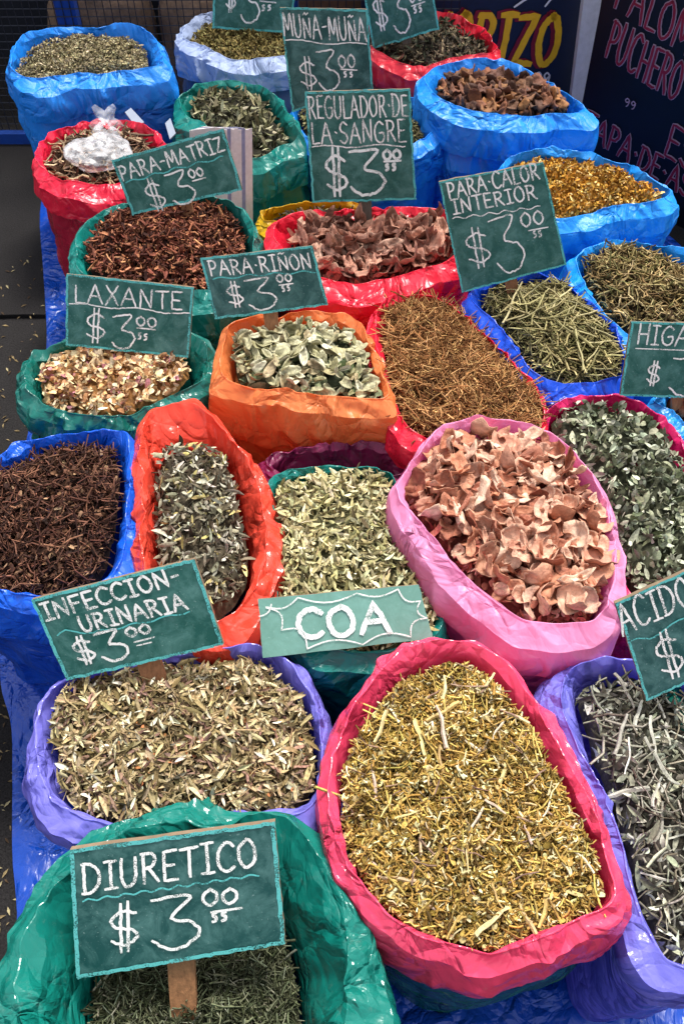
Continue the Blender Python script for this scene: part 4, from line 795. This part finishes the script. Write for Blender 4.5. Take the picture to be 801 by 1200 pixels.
# netting, rails, sacks behind
YF = 2.86; WIRE = simple('dark_netting', '0c1222', .6); BLUEP = simple('blue_painted_steel', '123c8c', .45, .2)
fn = empty('netting_fence', (-.5, YF, 0), 'dark wire netting in a blue frame behind the back row', 'fence')
V, F = [], []
def wire(a, c, r):
    a, c = np.array(a, float), np.array(c, float); d = c - a; d /= np.linalg.norm(d); s1_ = np.cross(d, [0, 1, 0.]); s2_ = np.cross(d, s1_); o = len(V)
    for q in (a, c):
        for k in range(3): V.append(q + (s1_ * math.cos(k * 2.094) + s2_ * math.sin(k * 2.094)) * r)
    for k in range(3): F.append((o + k, o + (k + 1) % 3, o + 3 + (k + 1) % 3, o + 3 + k))
x = -1.5
while x < .35: wire((x, YF, 0), (x + RNG.normal(0, .003), YF, .9), .0016); x += .024
for k in range(36): wire((-1.5, YF, .03 + k * .024), (.35, YF, .03 + k * .024 + RNG.normal(0, .002)), .0016)
part('netting', V, F, [WIRE], fn)
def box(a, c):
    (x0, y0, z0), (x1, y1, z1) = a, c
    return [(x0,y0,z0),(x1,y0,z0),(x1,y1,z0),(x0,y1,z0),(x0,y0,z1),(x1,y0,z1),(x1,y1,z1),(x0,y1,z1)], [(0,3,2,1),(4,5,6,7),(0,1,5,4),(1,2,6,5),(2,3,7,6),(3,0,4,7)]
for px in (80, 338):
    x = at_plane((px, 15), np.array([0, YF + .03, 0]), np.array([0, -1., 0]))[0, 0]
    v, f = box((x - .03, YF + .004, 0), (x + .03, YF + .05, 1.0)); part('post', v, f, [BLUEP], fn)
v, f = box((-1.6, YF - .03, 0), (.4, YF - .004, .035)); part('bottom_rail', v, f, [BLUEP], fn)
# dark canvas added to stand for the stall's darkness behind the netting
STALL_DARK = simple('stall_darkness', '101420', .85, .3, 8, .6)
V, F = [], []; nx, nz = 60, 14
for j in range(nz):
    for i in range(nx): x = -2.4 + 4.6 * i / (nx - 1); z = 1.2 * j / (nz - 1); V.append((x, 3.42 + .02 * mnoise.noise((x * 5, z * 1.5, 0)) + .012 * math.sin(x * 23), z))
F = [(j * nx + i, j * nx + i + 1, (j + 1) * nx + i + 1, (j + 1) * nx + i) for j in range(nz - 1) for i in range(nx - 1)]
cv = link('stall_darkness_sheet', new_mesh('stall_darkness_sheet', V, F, [STALL_DARK], True)); tag(cv, 'dark navy canvas added for the darkness at the back of the stall', 'sheeting')
v, f = box((-2.4, 3.415, 1.17), (2.2, 3.465, 1.21)); o = link('dark_sheet_rail', new_mesh('dark_sheet_rail', v, f, [BLUEP])); tag(o, 'rail along the top of the added dark canvas', 'rail')
BURL = simple('brown_burlap', '6e5848', .9, .3, 60, .8)
def lump(name, c, r, m, label, cat, seed, flat=.7):
    V, F = [], []; nu, nv = 40, 24
    for j in range(nv + 1):
        p = -math.pi / 2 + math.pi * j / nv
        for i in range(nu):
            a = 2 * math.pi * i / nu; d = Vector((math.copysign(abs(math.cos(p)) ** flat, 1) * math.cos(a), math.copysign(abs(math.cos(p)) ** flat, 1) * math.sin(a), math.copysign(abs(math.sin(p)) ** flat, math.sin(p))))
            k = 1 + .09 * mnoise.noise(d * 2.2 + Vector((seed, 0, 0))) + .035 * abs(mnoise.noise(d * 7 + Vector((seed, 3, 0))))
            V.append((d.x * r[0] * k, d.y * r[1] * k, r[2] + d.z * r[2] * (k if d.z > -.8 else 1)))
    F = [(j * nu + i, j * nu + (i + 1) % nu, (j + 1) * nu + (i + 1) % nu, (j + 1) * nu + i) for j in range(nv) for i in range(nu)]
    o = link(name, new_mesh(name, V, F, [m], True)); o.location = c; return tag(o, label, cat)
lump('burlap_sack', (-.78, 3.12, 0), (.17, .13, .21), BURL, 'brown burlap sack behind the netting, left of two', 'sack', 1)
lump('burlap_sack', (-.44, 3.12, 0), (.16, .13, .20), BURL, 'brown burlap sack behind the netting, right of two', 'sack', 2)
TARP = plastic('0448b8', .24)
bb = link('cardboard_panel', new_mesh('cardboard_panel', *box((-.26, 3.0, 0), (.13, 3.02, .42)), [simple('cardboard', '6a4c34', .85)])); tag(bb, 'brown cardboard panel standing behind the top signs', 'panel')

# blue tarpaulin the sacks stand on
poly = at_z([(46,236),(52,330),(55,410),(30,520),(0,620),(0,800),(14,850),(14,1000),(22,1090),(10,1300),(300,1420),(700,1400),(900,1250),(930,900),(860,560),(810,300),(640,160),(420,120),(200,130),(80,170)], .012)[:, :2]
pc = poly.mean(0); th, rr = radial(closed_curve(poly, 0), pc, 260); V = []; 
for q in np.linspace(.02, 1, 40):
    for a, r in zip(th, rr):
        x, y = pc[0] + math.cos(a) * r * q, pc[1] + math.sin(a) * r * q; z = .010 + .012 * abs(mnoise.noise((x * 9, y * 9, 0))) + .008 * abs(mnoise.noise((x * 3 + y * 20, y * 3, 5))); V.append((x, y, z * (1 if q < .99 else .6)))
o = link('tarpaulin', new_mesh('tarpaulin', np.array(V), lattice_faces(40, 260), [TARP], True)); tag(o, 'glossy blue plastic tarpaulin spread under all the sacks', 'tarpaulin')

# clear plastic bag lying on the crimson sack
cl, t, pb, out = mat('clear_plastic_bag'); pb.inputs['Base Color'].default_value = (.86, .86, .9, 1); pb.inputs['Roughness'].default_value = .2
tr = nd(t, 'ShaderNodeBsdfTransparent'); ms = nd(t, 'ShaderNodeMixShader'); mp = mapping(t); n = nd(t, 'ShaderNodeTexNoise', Scale=50.0, Detail=4.0); t.links.new(mp.outputs[0], n.inputs[0])
mr = nd(t, 'ShaderNodeMapRange'); mr.inputs[1].default_value = .3; mr.inputs[2].default_value = .7; mr.inputs[3].default_value = .12; mr.inputs[4].default_value = .55
t.links.new(n.outputs[0], mr.inputs[0]); t.links.new(mr.outputs[0], ms.inputs[0]); t.links.new(tr.outputs[0], ms.inputs[1]); t.links.new(pb.outputs[0], ms.inputs[2]); t.links.new(ms.outputs[0], out.inputs[0])
bp = nd(t, 'ShaderNodeBump', Strength=.8, Distance=.01); n2 = nd(t, 'ShaderNodeTexVoronoi', Scale=34.0); n2.feature = 'DISTANCE_TO_EDGE'; t.links.new(mp.outputs[0], n2.inputs[0]); t.links.new(n2.outputs[0], bp.inputs['Height']); t.links.new(bp.outputs[0], pb.inputs['Normal'])
bc = at_z((113, 180), .475)[0]; rt = empty('clear_bag', (bc[0], bc[1], .46), 'knotted clear plastic bag lying on the roots of the crimson sack', 'plastic bag')
V = []; nu, nv = 64, 30
for j in range(nv + 1):
    p = -math.pi / 2 + math.pi * j / nv
    for i in range(nu):
        a = 2 * math.pi * i / nu; d = Vector((math.cos(p) * math.cos(a), math.cos(p) * math.sin(a), math.sin(p))); k = 1 + .22 * float(facet(np.array([i / nu * 9.]), np.array([j / nv * 5.]), 9, 5)[0]) + .1 * float(facet(np.array([i / nu * 20.]), np.array([j / nv * 11.]), 20, 6)[0])
        V.append((bc[0] + d.x * .075 * k, bc[1] + d.y * .062 * k, .478 + d.z * .026 * k))
part('bag_body', np.array(V), lattice_faces(nv + 1, nu), [cl], rt, smooth=True).data.set_sharp_from_angle(angle=R_(20))
V = []; kn = at_z((124, 143), .50)[0]; st = np.array([bc[0] + .02, bc[1] + .045, .49])
for j in range(14):
    f = j / 13; r = (.022 * (1 - f) + .006 if f < .6 else .005 + .028 * (f - .6) / .4); q = st + (kn - st) * f * 1.1
    for i in range(24):
        a = 2 * math.pi * i / 24; rr_ = r * (1 + .35 * math.sin(5 * a + f * 3)); V.append((q[0] + rr_ * math.cos(a), q[1] + rr_ * .4 * math.sin(a), q[2] + rr_ * math.sin(a) * .9))
part('knotted_neck', np.array(V), lattice_faces(14, 24), [cl], rt)

# papers behind the PARA MATRIZ sign, small white cards
PAP = simple('newsprint', 'e0d8d8', .8, .12, 90, .1); 
pr_ = plane_from((290, 262), .36, 0); pr_.n = np.array([.1, -math.cos(R_(12)), math.sin(R_(12))]); pr_.n /= np.linalg.norm(pr_.n)
rt = empty('paper_bundle', pr_.P0, 'upright bundle of grey printed papers behind the tilted sign', 'papers')
PAP2 = simple('newsprint_blue', '8c90b0', .8, .2, 60, .1)
for k in range(9):
    xr = 262 + 4.2 * k; c4 = [(222 + k * 2, 153 - k * .6), (xr - 10, 149 + (k % 3) * 1.5), (xr, 152 + (k % 2) * 2), (xr + 1, 276), (xr - 10, 276), (228 + k, 276)]
    C3 = at_plane(c4, pr_.P0 + pr_.n * (.006 * (8 - k) - .02), pr_.n); C3[[2, 3]] -= pr_.n * .010
    V = np.vstack([C3, C3 - pr_.n * .0012]); F = [(0,1,4,5),(1,2,3,4),(11,10,7,6),(10,9,8,7)] + [(i, i + 6, (i + 1) % 6 + 6, (i + 1) % 6) for i in range(6)]
    part('sheet', V, F, [PAP2 if k % 4 == 2 else PAP], rt)
WC = simple('white_card', '7e8798', .6, .06)
for c4, z, lb in (([(147,134),(154,129),(169,143),(159,148)], .45, 'small white card tucked between the blue and crimson sacks'), ([(194,147),(200,141),(206,156),(199,163)], .43, 'small white scrap beside the dark green sack')):
    C3 = at_z(c4, z); C3[:, 2] += [0.006, .006, 0, 0]; c0 = C3.mean(0); V = np.vstack([C3, C3 - [0, 0, .003]]) - c0
    o = link('white_card', new_mesh('white_card', V, [(0,1,2,3),(7,6,5,4),(0,3,7,4),(1,0,4,5),(2,1,5,6),(3,2,6,7)], [WC])); o.location = tuple(c0); tag(o, lb, 'card')

# crumbs spilled on the pavement beside the stall
V, F, C = [], [], []
for i in range(420):
    p = at_z((RNG.uniform(-30, 70), RNG.uniform(300, 1200)), 0)[0]; l = RNG.uniform(.003, .010); a = RNG.uniform(0, 6.28); o = len(V); dx, dy = math.cos(a) * l, math.sin(a) * l
    V += [(p[0] - dx, p[1] - dy, .001), (p[0] + dy * .3, p[1] - dx * .3, .0035), (p[0] + dx, p[1] + dy, .0015), (p[0] - dy * .3, p[1] + dx * .3, .003)]; F.append((o, o + 1, o + 2, o + 3)); C += [lin(random.choice(['8c7a58', '6a5a40', 'a89c78', '4c3c2c']))] * 4
me = new_mesh('spilled_crumbs', V, F, [HERB]); ca = me.color_attributes.new('tint', 'FLOAT_COLOR', 'POINT'); ca.data.foreach_set('color', np.array([(*c, 1) for c in C], np.float32).ravel())
tag(link('spilled_crumbs', me), 'herb crumbs spilled on the dark pavement at the left', 'crumbs', kind='stuff')
